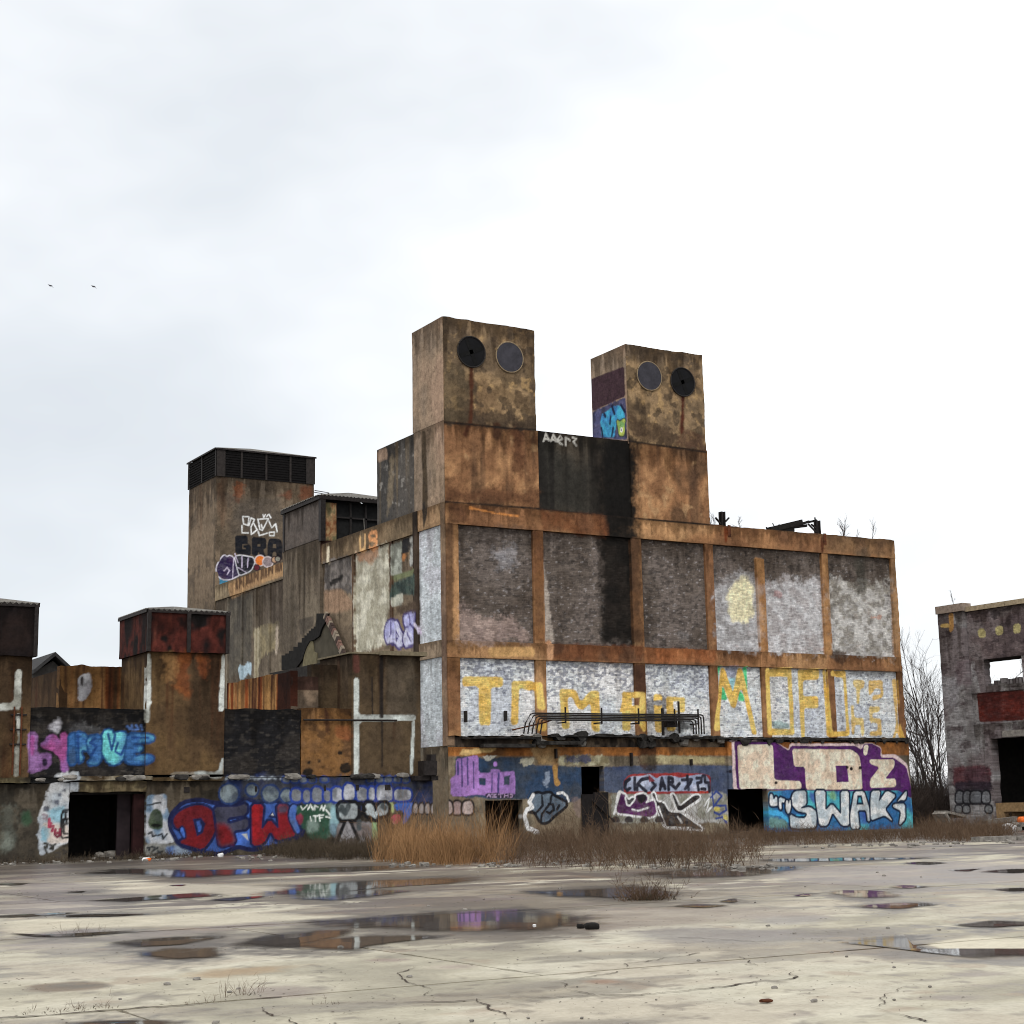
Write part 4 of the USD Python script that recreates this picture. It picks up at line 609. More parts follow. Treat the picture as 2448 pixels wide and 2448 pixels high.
for g, a, b in (([(790, 470), (880, 450), (900, 700), (870, 800), (790, 810)], B1, B3), ([(880, 430), (1000, 480), (1020, 560), (1010, 640), (930, 640), (960, 760), (900, 800)], B1, B2), ([(1010, 500), (1150, 470), (1190, 580), (1150, 800), (1000, 810), (1080, 720), (1020, 640)], B2, B1),
                ([(1190, 430), (1280, 400), (1310, 480), (1350, 440), (1480, 450), (1460, 700), (1350, 815), (1250, 790), (1180, 660)], B2, C(96, 176, 176)), ([(1480, 450), (1700, 460), (1775, 485), (1750, 545), (1540, 560), (1540, 600), (1640, 600), (1640, 655), (1540, 660), (1540, 720), (1720, 700), (1775, 745), (1700, 795), (1500, 805), (1440, 760)], B1, B2)): L.poly(g, a, b, soft=.07, rough=.05, wear=.25, ns=2, line=C(28, 60, 104), lw=.07)
for g in ([(1100, 510), (1040, 560), (1120, 600), (1060, 700)], [(1360, 560), (1330, 660), (1400, 700), (1440, 600)], [(900, 470), (910, 780)], [(1250, 470), (1290, 640), (1330, 470)], [(1530, 500), (1700, 500)]): L.line(g, .09, C(30, 58, 108), soft=.06)
for g in ([(1470, 370), (1500, 400)], [(1520, 360), (1530, 410)], [(1570, 360), (1600, 400), (1560, 405)], [(1630, 360), (1640, 410)]): L.line(g, .09, C(66, 92, 140), soft=.07)
L.win(*ZT)
for g in ([(465, 980), (545, 980), (545, 1500), (540, 1750), (570, 1790), (530, 1850), (520, 2120), (450, 2120), (450, 1750), (480, 1500)], [(1720, 1000), (1770, 1010), (1765, 1300), (1750, 1940), (1650, 1940), (1690, 1350)]): L.poly(g, C(176, 180, 176), C(140, 142, 136), soft=.04, rough=.04, wear=.06)
for g in ([(960, 1000), (1160, 960), (1170, 1680), (1080, 1700), (900, 1560)], [(1330, 1000), (1480, 1050), (1480, 1420), (1350, 1380)]): L.poly(g, C(96, 52, 30), C(118, 66, 34), soft=.3, rough=.3, op=.75, ns=2)
L.poly([(770, 1000), (960, 1000), (960, 1500), (780, 1460)], C(132, 100, 64), soft=.3, rough=.3, op=.6)
L.win(*ZG)
L.poly([(860, 30), (925, -160), (925, 100), (560, 100), (560, 20)], C(160, 166, 164), C(120, 122, 118), soft=.05, rough=.06); L.poly([(330, 30), (600, 10), (600, 95), (300, 95)], C(138, 132, 122), C(104, 96, 84), soft=.05, rough=.08, ns=3)
L.poly([(40, 285), (280, 290), (280, 400), (330, 560), (340, 650), (420, 760), (330, 860), (40, 860)], C(158, 160, 164), C(96, 116, 136), soft=.06, rough=.08, wear=.25, ns=2.2); L.poly([(40, 850), (580, 860), (580, 1000), (40, 1000)], C(124, 124, 120), C(100, 100, 96), soft=.1, rough=.12, ns=2)
L.poly([(260, 880), (580, 880), (575, 980), (270, 985)], C(112, 124, 140), C(64, 86, 130), soft=.08, rough=.06, ns=2.2)
for g in ([(50, 410), (120, 400), (140, 390), (210, 380)], [(70, 740), (110, 720), (120, 770), (160, 760)], [(180, 760), (230, 740), (240, 800), (290, 740)], [(60, 900), (90, 900), (80, 930)], [(110, 890), (150, 900), (120, 940), (180, 900)], [(150, 980), (240, 940)], [(180, 940), (240, 990)]): L.line(g, .07, C(40, 42, 44), soft=.04)
L.poly([(75, 560), (110, 480), (170, 440), (230, 500), (245, 600), (235, 690), (100, 690), (60, 620)], C(60, 72, 52), C(40, 50, 38), soft=.06, rough=.04)
L.poly([(80, 640), (160, 615), (240, 640), (160, 675)], C(18, 20, 18), soft=.05)
# the red, grey and blue lettering
BLU, BLU2, RED, RED2 = C(60, 92, 162), C(50, 74, 130), C(98, 24, 28), C(84, 24, 28)
L.poly([(345, 540), (480, 400), (650, 370), (820, 410), (1100, 410), (1200, 350), (1260, 390), (1500, 390), (1770, 370), (1810, 440), (1770, 560), (1850, 720), (1600, 850), (1250, 900), (1100, 860), (900, 950), (720, 930), (440, 850), (340, 660)], BLU, BLU2, soft=.04, line=NAVY, lw=.16, wear=.06)
L.poly([(350, 590), (400, 505), (520, 435), (660, 405), (780, 445), (850, 540), (862, 650), (800, 800), (700, 925), (420, 840), (505, 790), (490, 660), (400, 690)], RED, RED2, soft=.04, line=NAVY, lw=.1, wear=.08, holes=[[(585, 570), (680, 555), (730, 620), (700, 730), (630, 770)]])
L.poly([(655, 590), (700, 600), (725, 640), (700, 690)], NAVY, soft=.05); L.poly([(430, 690), (470, 655), (500, 770), (480, 790)], BLU, soft=.04, line=NAVY, lw=.06)
L.poly([(830, 432), (1100, 430), (1210, 385), (1205, 520), (980, 555), (990, 632), (1225, 560), (1222, 680), (1040, 705), (1080, 850), (890, 890), (862, 640)], C(56, 56, 70), C(48, 48, 60), soft=.04, line=NAVY, lw=.1, wear=.06)
L.poly([(868, 620), (980, 640), (1030, 700), (1078, 848), (892, 886), (866, 700)], RED, RED2, soft=.25, rough=.08, wear=.06)
L.poly([(1265, 402), (1400, 402), (1372, 710), (1470, 570), (1580, 700), (1555, 402), (1690, 400), (1680, 560), (1780, 760), (1550, 820), (1480, 700), (1400, 860), (1270, 880)], C(134, 28, 32), C(108, 26, 32), soft=.04, line=NAVY, lw=.1, wear=.06)
L.poly([(1550, 405), (1688, 402), (1680, 500), (1560, 520)], C(58, 52, 66), soft=.2, rough=.08); L.poly([(1450, 555), (1500, 480), (1550, 560)], NAVY, soft=.05); L.poly([(1485, 525), (1505, 500), (1520, 530)], C(180, 180, 178), soft=.04)
L.poly([(1745, 392), (1800, 440), (1760, 540), (1830, 720), (1780, 740), (1690, 560), (1700, 450)], C(60, 94, 166), C(70, 88, 128), soft=.04, line=NAVY, lw=.07); L.poly([(1150, 745), (1210, 735), (1225, 820)], C(168, 170, 166), soft=.04)
# blue band with rows of bubbles, then the black outlined letters
L.poly([(930, 70), (2300, 70), (3600, 120), (3600, 480), (2400, 480), (1800, 390), (1200, 350), (930, 330)], C(34, 48, 88), C(58, 62, 72), soft=.2, rough=.25, op=.75, wear=.4, ns=2)
for cx, cy_, rr in ((1005, 280, 105), (1270, 240, 65), (1480, 280, 95), (1670, 300, 70), (1810, 285, 70)): L.poly([(cx+rr*math.cos(a), cy_+rr*1.02*math.sin(a)) for a in np.arange(0, 6.28, .5)], C(104, 114, 118), C(70, 78, 86), soft=.06, rough=.05, line=C(34, 50, 88), lw=.08, ns=3)
for x in (1000, 1150, 1265, 1380, 1500, 1640, 1760): L.line([(x-40, 105), (x, 88), (x+40, 105)], .09, C(130, 138, 146), soft=.06)
L.win(*ZH)
for k, (x0, x1, y0, y1) in enumerate(((80, 200, 320, 460), (210, 305, 330, 470), (315, 440, 300, 470), (450, 540, 330, 460), (545, 675, 300, 465), (680, 815, 260, 450), (835, 960, 300, 455), (970, 1050, 300, 455), (1060, 1250, 270, 455), (1265, 1465, 320, 450))):
    L.poly([(x0, y1-60), (x0+15, y0), (x1-15, y0+10), (x1, y1-60), (x1-20, y1), (x0+20, y1)], C(158, 160, 166) if k > 3 else C(112, 116, 122), C(100, 102, 104), soft=.05, rough=.03, line=C(36, 54, 122), lw=.09, ns=2.4)
for x in (20, 120, 220, 320, 460, 1000, 1100, 1200, 1300, 1400): L.poly([(x-40, 240), (x-38, 190), (x, 172), (x+38, 190), (x+40, 240)], C(92, 98, 106), C(70, 74, 82), soft=.06, rough=.04, line=C(38, 56, 110), lw=.06)
L.poly([(150, 500), (560, 490), (560, 720), (520, 900), (300, 900), (130, 640)], C(40, 66, 52), C(104, 120, 112), soft=.1, rough=.12, ns=2.2)
L.poly([(110, 620), (220, 600), (240, 700), (170, 740)], C(112, 44, 62), soft=.1, rough=.1)
for g in ([(190, 520), (210, 560), (260, 510)], [(270, 560), (300, 500), (330, 560)], [(350, 560), (350, 510), (390, 530)], [(410, 560), (430, 510), (450, 570), (470, 510)], [(300, 640), (310, 690)], [(335, 630), (380, 630)], [(358, 630), (358, 690)], [(400, 625), (450, 620)], [(405, 655), (440, 650)], [(402, 625), (410, 690)], [(480, 560), (560, 660), (480, 640)]): L.line(g, .06, C(190, 195, 190), soft=.04)
L.poly([(540, 510), (620, 480), (640, 680), (600, 900), (520, 800)], C(120, 150, 156), C(90, 110, 120), soft=.1, rough=.1); L.poly([(1200, 480), (1260, 480), (1270, 590), (1210, 600)], C(150, 160, 110), soft=.08, rough=.06); L.poly([(1265, 490), (1500, 470), (1490, 560), (1400, 720), (1360, 720), (1380, 570), (1270, 560)], C(52, 82, 150), C(76, 104, 156), soft=.06, rough=.05)
L.poly([(1010, 690), (1090, 690), (1100, 940), (1030, 960)], C(120, 146, 108), soft=.08, rough=.1); L.poly([(1230, 620), (1350, 615), (1340, 710), (1240, 730)], C(160, 120, 128), C(150, 62, 78), soft=.05, rough=.06, ns=3); L.poly([(620, 700), (1000, 690), (1010, 1000), (560, 1000)], C(118, 116, 118), C(96, 88, 86), soft=.08, rough=.1)
INK = C(24, 24, 26)
for g in ([(625, 490), (840, 490), (840, 660), (640, 670)], [(930, 490), (1020, 490), (1050, 610), (1090, 490), (1195, 490), (1190, 615), (1105, 625), (1060, 675), (1000, 625), (940, 615)]): L.poly(g, C(150, 158, 160), C(132, 138, 140), soft=.05, line=INK, lw=.15)
L.poly([(700, 700), (740, 690), (840, 880), (620, 930)], C(128, 126, 128), soft=.06)
for g in ([(700, 690), (590, 970)], [(760, 690), (855, 910)], [(1085, 640), (1100, 930)], [(855, 490), (890, 480), (930, 560), (860, 640)]): L.line(g, .14, INK, soft=.05)
for g in ([(640, 560), (700, 600), (740, 520)], [(1130, 520), (1160, 540)], [(865, 700), (865, 770)], [(660, 520), (690, 580)]): L.line(g, .2, C(58, 64, 66), soft=.08, rough=.06)
for k in range(6): L.poly([(1480+k*70, 600), (1490+k*70, 500), (1530+k*70, 480), (1545+k*70, 600)], C(128, 122, 120), C(110, 100, 96), soft=.05, line=C(40, 38, 38), lw=.07)
L.win(*ZI)
L.poly([(640, 60), (870, 40), (925, 110), (900, 250), (800, 275), (790, 860), (450, 1000), (430, 560), (520, 320)], C(168, 170, 172), C(146, 152, 158), soft=.08, rough=.15, wear=.2, ns=2.4); L.poly([(480, 620), (790, 640), (790, 850), (560, 860)], C(176, 166, 158), soft=.1, rough=.1)
L.poly([(560, 440), (760, 440), (720, 600), (600, 590)], C(84, 140, 158), soft=.2, rough=.2, op=.7); L.poly([(480, 660), (560, 700), (550, 820), (480, 840)], C(92, 146, 164), soft=.15, rough=.15, op=.7)
for px, py, r_ in ((650, 370, 40), (540, 440, 35), (690, 290, 22), (620, 130, 25), (560, 120, 20), (740, 230, 26)): L.poly([(px-r_, py-r_*.6), (px+r_, py-r_), (px+r_*.8, py+r_), (px-r_, py+r_*.7)], C(48, 50, 64), soft=.08, rough=.1, op=.85)
for g, c_ in (([(790, 465), (730, 470), (712, 520), (705, 760), (720, 790), (790, 780)], (30, 30, 32)), ([(735, 490), (770, 490)], (30, 30, 32)), ([(755, 490), (755, 550)], (30, 30, 32)), ([(780, 570), (730, 575), (735, 630), (775, 625), (770, 600)], (30, 30, 32)), ([(735, 650), (735, 740), (780, 740)], (30, 30, 32)), ([(640, 690), (635, 730), (690, 730), (690, 690)], (110, 40, 56)), ([(630, 750), (660, 780), (700, 750)], (90, 36, 50)), ([(590, 620), (580, 660), (620, 650), (600, 710)], (130, 50, 70)), ([(570, 570), (565, 660)], (150, 60, 80)), ([(500, 520), (540, 530), (530, 570), (500, 560)], (120, 110, 116)),
              ([(510, 850), (550, 860), (540, 900), (510, 890), (540, 960)], (48, 46, 42)), ([(580, 870), (620, 880), (610, 920), (580, 910), (640, 860)], (48, 46, 42)), ([(640, 960), (690, 960), (690, 1020), (650, 1010)], (60, 56, 52)), ([(730, 930), (770, 950), (740, 970)], (56, 52, 48))): L.line(g, .075, C(*c_), soft=.04)
L.poly([(240, 480), (360, 460), (360, 640), (250, 660)], C(42, 66, 48), C(92, 92, 88), soft=.15, rough=.15, op=.8); L.poly([(0, 420), (180, 410), (180, 900), (0, 980)], C(104, 110, 102), C(64, 66, 60), soft=.3, rough=.3, op=.8)
L.win(*ZN)
for g in ([(1280, 290), (1325, 300), (1318, 630), (1825, 625), (1825, 680), (1330, 690), (1320, 1180), (1280, 1180)], [(1795, 680), (1822, 680), (1805, 1160), (1775, 1160)]): L.poly(g, C(172, 178, 174), C(146, 150, 146), soft=.03, rough=.03, wear=.06)
for g, w_ in (([(1525, 110), (1525, 640)], .16), ([(1530, 690), (1530, 1085)], .07), ([(1440, 300), (1445, 620)], .06)): L.line(g, w_, C(30, 26, 24), soft=.06)
L.poly([(1280, 100), (1330, 100), (1330, 260), (1280, 270)], C(72, 44, 38), soft=.1, rough=.1)
L.poly([(1560, 110), (1830, 110), (1840, 640), (1570, 620)], C(58, 52, 44), C(72, 64, 54), soft=.3, rough=.2, op=.8)
L.poly([(1020, 580), (1060, 580), (1070, 800), (1030, 780)], C(60, 38, 28), soft=.1, rough=.1, op=.8); L.poly([(1120, 730), (1250, 720), (1250, 860), (1140, 840)], C(112, 66, 40), soft=.2, rough=.2, op=.7)
for x, y, r_ in ((890, 1050, 14), (980, 1040, 16), (880, 1140, 40), (1215, 1100, 45), (1170, 960, 24)): L.poly([(x-r_, y-r_), (x+r_, y-r_), (x+r_, y+r_), (x-r_, y+r_)], C(24, 22, 20), soft=.08, rough=.1)
# bases
LEFT_TONE = np.array([.62, .60, .58])  # even factor that darkens the left-hand walls
def conc_rust(u, z): return LEFT_TONE*(streaks(u, z, spread(u, z, [C(68, 54, 40), C(90, 72, 52), C(104, 84, 58), C(80, 62, 44)], .8, .5, 80), C(72, 42, 28), 2.2, 81, .58, .7, .12))
def black_wall(u, z): return flecks(u, z, flecks(u, z, spread(u, z, [C(22, 22, 24), C(28, 27, 28)], .8, .8, 82), C(52, 49, 46), 5, 11, .58, 83, .7), C(60, 55, 50), .9, 1.2, .52, 84, .35)
def low_base(u, z): return LEFT_TONE*(flecks(u, z, spread(u, z, [C(62, 58, 52), C(84, 78, 68), C(96, 88, 76)], .8, .8, 85), C(44, 42, 38), 2, 2, .56, 86, .7))
def rust_sheet(u, z): return streaks(u, z, spread(u, z, [C(18, 15, 15), C(20, 16, 16), C(72, 34, 28), C(56, 26, 22), C(22, 16, 16)], .9, .7, 87, .14), C(110, 60, 46), 3, 88, .64, .6, .3)
def annex_base(u, z): return LEFT_TONE*(streaks(u, z, spread(u, z, [C(70, 59, 47), C(90, 76, 58), C(80, 68, 55)], .7, .3, 89), C(66, 46, 34), 1.8, 90, .55, .75, .1))
def orange_wall(u, z): return LEFT_TONE*(flecks(u, z, spread(u, z, [C(112, 84, 56), C(136, 100, 62), C(122, 92, 64)], 1.2, 1.2, 91), C(84, 62, 44), 2, 4, .58, 92, .7))
def rust_pier(u, z): return spread(u, z, [C(48, 24, 16), C(128, 66, 30), C(150, 112, 70), C(66, 34, 22), C(158, 118, 72)], 1.5, .06, 93, .16)
lw = thing('loading_wing', 'long low concrete wall with black doorway and red and blue lettering at its foot', 'building', (20, 60, 0))
P = lambda n, a, b, z0, z1, base, off=.0, th=.4, m=None, res=.036, jag=None, par=lw, lab=None: piece(n, L, a, b, z0, z1, off, th, base, m or M_CON, par, res, jag=jag, label=lab)
P('ground_wall', 11.0, 15.72, -.2, 2.62, low_base, jag=(0, .06, 0, .08)); P('lintel', 15.72, 18.42, 2.27, 2.66, lambda u, z: spread(u, z, [C(52, 46, 38), C(98, 88, 66), C(70, 60, 46)], 1.2, 2, 95), jag=(0, 0, .06, .05), off=.04)
P('ground_wall', 18.42, 29.86, -.2, 2.72, low_base)
P('ledge', 15.4, 18.6, 2.66, 2.84, lambda u, z: spread(u, z, [C(104, 92, 66), C(150, 144, 128), C(84, 70, 52)], 1.4, 3, 96), .14, .5, jag=(.1, 0, .05, .04)); P('ledge', 18.6, 21.3, 2.62, 2.78, lambda u, z: spread(u, z, [C(74, 62, 44), C(96, 80, 56)], 1.4, 3, 97), .12, .5, jag=(0, 0, .04, .03))
P('ledge', 11, 14.35, 2.62, 2.82, lambda u, z: spread(u, z, [C(52, 48, 40), C(96, 88, 66)], 1.2, 3, 98), .14, .5, jag=(0, .15, .04, .05))
P('black_wall', 14.28, 18.4, 2.8, 5.2, black_wall, m=M_BRK, jag=(0, 0, 0, .05)); P('black_wall', 21.27, 24.32, 2.74, 5.25, black_wall, m=M_BRK, jag=(0, .12, 0, .06), off=.01)
P('patched_wall', 24.3, 26.4, 2.74, 5.32, orange_wall, jag=(.1, 0, .05, .04), off=-.02)
put('pipe', tube([(24.4, YL-.06, 4.85), (28.3, YL-.06, 4.87)], .035, 6), M_STEEL, lw)
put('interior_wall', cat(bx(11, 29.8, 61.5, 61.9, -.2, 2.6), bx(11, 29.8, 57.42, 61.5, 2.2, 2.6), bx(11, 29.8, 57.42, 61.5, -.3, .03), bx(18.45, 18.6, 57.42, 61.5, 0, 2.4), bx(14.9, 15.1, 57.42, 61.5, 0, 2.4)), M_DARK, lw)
put('end_wall', bx(11.02, 11.35, 57.42, 62, -.2, 2.6), M_RUBB, lw)
put('door_jamb', bx(18.02, 18.44, YL+.15, YL+.35, 0, 2.2), plain('red_jamb', C(30, 15, 15), .85, 0, 3, .5), lw); put('door_jamb', bx(17.55, 18.02, YL+.5, YL+.6, 0, 2.2), plain('grey_jamb', C(32, 26, 28), .85, 0, 2, .4), lw)
put('roof_slab', cat(bx(11, 26.4, 57.42, 63, 2.62, 2.8), bx(14.3, 26.4, 57.42, 59.4, 4.9, 5.1), bx(11, 26.4, 62.9, 63.2, 0, 2.62), bx(14.3, 26.3, 59.2, 59.5, 2.8, 4.9)), M_ROOF, lw)
put('junction_box', cat(bx(29.2, 29.75, 56.4, 56.98, 2.75, 3.3), bx(29.55, 29.75, 56.5, 56.9, 2.55, 3.55), bx(28.9, 29.9, 56.6, 57.2, 2.56, 2.74)), M_STEEL, lw)
for k in range(30):
    x = 14.6+rng.random()*14.8; put('broken_edge', rock((x, YL-.06, 2.72+rng.random()*.06), .09+.1*rng.random(), 100+k, (1.6, .7, .6)), M_RUBB if k % 3 else M_LEDGE, lw)
for k in range(7): put('wall_hole', bx(19.6+k*1.35+rng.random()*.3, 19.68+k*1.35+rng.random()*.3+.1, YL-.03, YL+.02, 2.22, 2.42), M_STEEL, lw)
SI = Wall(0, 18.35)
def black_sheet(u, z): return spread(u, z, [C(20, 17, 17), C(30, 22, 20), C(24, 19, 19)], .8, .8, 89)
def clad_tower(name, lab, x0, x1, y1, z0, z1, z2, ap, cx0, cx1):
    t = thing(name, lab, 'tower', ((x0+x1)/2, (YL+y1)/2, 0)); W0 = Wall(0, x0)
    P('tower_wall', x0, x1, z0, z1, conc_rust, .08, .35, par=t, res=.04)
    piece('tower_wall', W0, YL-.05, y1, z0, z1, -.0, .3, conc_rust, M_CON, t, .08)
    P('rusty_sheet', cx0, cx1, z1-.06, z2, rust_sheet if x1 > 15 else black_sheet, .2, .1, par=t, res=.045, jag=(0, 0, .05, 0))
    piece('rusty_sheet', Wall(0, cx0), YL-.16, y1+.1, z1-.06, z2, 0, .1, rust_sheet, M_CON, t, .08)
    if x1 < 15: put('tower_core', cat(bx(x0+.2, x1-.02, YL+.3, y1-.05, z0, z1), bx(cx1-.12, cx1, YL-.1, y1, z1-.05, z2)), M_RUST, t)
    else: put('tower_core', cat(bx(x0+.2, x1-.02, YL+.3, y1-.05, z0, z1), bx(cx1-.1, cx1-.01, YL-.1, y1, z1-.05, z2-.05)), M_DARK, t)
    for x in np.linspace(cx0+.06, cx1-.06, 3): put('corner_angle', bx(x-.07, x+.07, YL-.27, YL-.205, z1-.05, z2), M_STEEL, t)
    put('fascia', cat(bx(cx0-.04, cx1+.04, YL-.25, YL-.205, z2-.06, z2+.06), bx(cx0-.06, cx0-.01, YL-.25, y1+.15, z2-.06, z2+.06)), M_STEEL, t)
    put('roof', corrugated(cx0, cx1, YL-.2, y1+.1, z2+.06, ap, .06, .2), M_SHEET, t)
    return t
clad_tower('clad_tower', 'small concrete tower with torn rust-red sheet cladding and white edge strips', 18.35, 21.27, 60.0, 2.86, 7.28, 8.70, 9.08, 18.27, 21.36)
lt = clad_tower('clad_tower', 'dark sheet-clad tower cut by the left edge of the picture', 10.9, 14.26, 60.0, 2.8, 6.98, 8.70, 9.15, 10.8, 14.38)
L.win(*ZF)
for g in ([(180, -290), (240, -290), (235, 180), (150, 180), (-40, 190), (-40, 110), (150, 90)], [(175, 210), (230, 220), (215, 930), (150, 960), (160, 600), (205, 560)]): L.poly(g, C(166, 168, 162), C(120, 120, 112), soft=.04, rough=.06, wear=.12)
stage.RemovePrim(Sdf.Path(lt+'/tower_wall')); used.pop(lt+'/tower_wall'); P('tower_wall', 10.9, 14.26, 2.8, 6.98, conc_rust, .08, .35, par=lt, res=.04, lab='stained concrete front with flaking white strip')
for x, z in ((13.78, 4.9), (13.78, 4.4), (13.78, 3.9)): put('wall_tie', bx(x-.2, x+.35, YL-.14, YL-.09, z, z+.05), M_STEEL, lt)
for x in (13.7, 13.95): put('wall_rod', bx(x-.025, x+.025, YL-.15, YL-.10, 2.9, 5.2), M_RUST, lt)
# annex behind the wall, with its receding rusty side
an = thing('annex', 'brown concrete annex with white painted lines beside the gap to the main block', 'building', (27.8, 60, 0))
P('front_wall', 26.4, 29.32, 2.72, 7.4, annex_base, .06, .35, par=an, res=.045)
piece('side_wall', Wall(0, 26.4), YL+.3, 60.0, 4.9, 7.42, 0, .3, annex_base, M_CON, an, .08)
put('cap_slab', cat(bx(27.55, 29.5, YL-.35, 60, 7.36, 7.52), bx(26.3, 27.55, YL-.1, 60, 7.4, 7.46)), plain('cap_slab', C(92, 84, 68), .9), an)
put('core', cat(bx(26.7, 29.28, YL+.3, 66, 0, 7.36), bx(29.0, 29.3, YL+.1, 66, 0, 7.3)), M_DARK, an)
rw = thing('rusty_wall', 'receding rust-streaked wall stub between the clad tower and the annex', 'wall', (24.4, 60, 0))
piece('pier_wall', Wall(0, 24.2), 57.75, 64.5, 4.4, 6.76, 0, .3, rust_pier, M_CON, rw, .07, jag=(0, 0, 0, .06))
piece('block_wall', Wall(1, 57.75), 24.22, 25.35, 4.4, 6.55, 0, .4, lambda u, z: np.where((z > 6.0)[:, None], spread(u, z, [C(48, 32, 28), C(58, 42, 36)], 1, 1, 99), spread(u, z, [C(70, 60, 50), C(112, 96, 80)], 1.4, 1.4, 100)), M_CON, rw, .05, jag=(0, 0, 0, .08))
piece('block_wall', Wall(1, 58.3), 25.3, 26.4, 4.4, 7.1, 0, .4, annex_base, M_CON, rw, .05, jag=(0, 0, 0, .08))
put('wall_core', bx(24.5, 26.35, 58.75, 64.4, 3, 6.5), M_DARK, rw)
bk = thing('back_shed', 'rust-streaked concrete shed wall with peeling white patch behind the pink and blue lettering', 'building', (17, 62, 0))
def U2(x, y, v): q = at(C1_[0]+x*C1_[2], C1_[1]+y*C1_[2], 1, v); return q[0], q[2]
C1_ = (0, 1400, .36232)
BW = Wall(1, 60.4); BW.win(*C1_)
BW.poly([(515, 620), (530, 590), (600, 570), (610, 680), (560, 760), (515, 765)], C(150, 152, 156), C(120, 120, 126), soft=.05, rough=.06); BW.poly([(530, 600), (555, 600), (550, 660), (530, 660)], C(40, 36, 36), soft=.05)
xa, zt = U2(600, 525, 60.4)
piece('shed_wall', BW, xa-1.15, 18.6, 3, zt, 0, .4, lambda u, z: rust_pier(u, z)*.45+conc_rust(u, z)*.45, M_CON, bk, .05, jag=(0, 0, 0, .12))
piece('shed_wall', Wall(0, xa-1.15), 60.4, 66, 3, zt-.2, 0, .3, conc_rust, M_CON, bk, .1); put('shed_core', bx(xa-.85, 18.6, 60.9, 66, 3, zt-.4), M_ROOF, bk)
ga = thing('gabled_shed', 'dark gabled shed roof far back at the left', 'building', (18, 76, 0))
(gx0, gz0), (gx1, gz1), (gx2, gz2) = U2(205, 590, 75), U2(350, 468, 75), U2(455, 565, 75)
gv = np.array([(gx0, 75, 2), (gx2, 75, 2), (gx2, 75, gz2-.15), (gx1, 75, gz1-.2), (gx0, 75, gz2-.15)]); put('gable_wall', (np.vstack([gv, gv+[0, 8, 0]]), np.array([(0, 1, 2), (0, 2, 3), (0, 3, 4), (5, 7, 6), (5, 8, 7), (5, 9, 8), (0, 4, 9), (0, 9, 5), (1, 6, 7), (1, 7, 2)])), plain('shed_grey', C(52, 50, 48), .9), ga)
sl = (gz1-gz2)/(gx2-gx1)
for s, x in ((-1, gx1-(gx2-gx1)*1.25), (1, gx2+.15)): put('roof_slope', cat(*[beam(((gx1+x)/2, 74.7+k*.42, (gz1+gz1-abs(x-gx1)*sl)/2), ((gx1+x)/2, 74.7+k*.42+.40, (gz1+gz1-abs(x-gx1)*sl)/2), math.hypot(x-gx1, (x-gx1)*sl), .12) for k in range(0)], (lambda a, b: (np.array([a, b, b+[0, 9, 0], a+[0, 9, 0], a+[0, 0, .18], b+[0, 0, .18], b+[0, 9, .18], a+[0, 9, .18]]), np.array([(0, 1, 2), (0, 2, 3), (4, 6, 5), (4, 7, 6), (0, 5, 1), (0, 4, 5), (1, 5, 6), (1, 6, 2), (2, 6, 7), (2, 7, 3), (3, 7, 4), (3, 4, 0)])))(np.array([gx1, 74.6, gz1]), np.array([x, 74.6, gz1-abs(x-gx1)*sl]))), plain(f'slate{s+1}', (.035, .034, .034), .8), ga)
# ---------------------------------------------------------------- ruined brick building on the right, its front runs towards the camera
ru = thing('ruined_building', 'roofless grey-washed brick ruin with broken window and black doorway at the right edge', 'building', (70, 60, 0))
R_ = Wall(0, XR); R1, R2 = (2150, 1420, .16565), (2150, 1720, .16565)
def yz(w, x, y, v=XR): q = at(w[0]+x*w[2], w[1]+y*w[2], 0, v); return q[1], q[2]
R_.win(*R1)
R_.poly([(760, 280), (830, 280), (830, 530), (770, 560)], C(160, 122, 72), soft=.05, rough=.04); R_.poly([(640, 435), (770, 430), (770, 485), (640, 490)], C(168, 142, 88), soft=.05, rough=.04); R_.poly([(590, 205), (780, 190), (780, 260), (600, 275)], C(92, 40, 42), soft=.05)
for g in ([(1140, 505), (1210, 495), (1250, 560), (1240, 625), (1140, 625)], [(1385, 470), (1490, 455), (1500, 585), (1400, 600)], [(1640, 440), (1745, 425), (1755, 560), (1645, 570)]): R_.poly(g, C(148, 140, 98), soft=.05, rough=.07)
R_.poly([(1110, 1430), (1800, 1385), (1800, 1820), (1150, 1850)], C(76, 30, 24), C(64, 26, 22), soft=.06, rough=.03)
R_.poly([(880, 970), (1040, 970), (1040, 1330), (860, 1300)], C(92, 80, 84), soft=.2, rough=.2, op=.7)
R_.poly([(640, 1200), (900, 1200), (860, 1650), (680, 1600)], C(116, 114, 118), soft=.4, rough=.4, op=.6)
R_.win(*R2)
R_.poly([(830, 690), (1150, 650), (1330, 700), (1330, 960), (1160, 980), (820, 940)], C(84, 52, 56), C(70, 48, 54), soft=.2, rough=.2); R_.poly([(850, 900), (1330, 890), (1340, 1030), (860, 1050)], C(48, 40, 48), soft=.15, rough=.12)
for cx in (920, 1030, 1130, 1250): R_.poly([(cx-55, 1200), (cx-50, 1060), (cx, 1030), (cx+50, 1060), (cx+55, 1200)], C(112, 114, 118), C(92, 94, 98), soft=.05, line=C(30, 30, 34), lw=.12)
for cx in (905, 1015, 1290): R_.poly([(cx-45, 1340), (cx-45, 1260), (cx, 1240), (cx+45, 1260), (cx+45, 1340)], C(112, 114, 116), soft=.05, line=C(34, 34, 38), lw=.1)
def ruin_base(u, z): return flecks(u, z, spread(u, z, [C(92, 88, 88), C(112, 110, 110), C(128, 127, 128), C(100, 93, 94)], .7, .6, 110), C(58, 48, 50), 2, 4, .6, 111, .7)
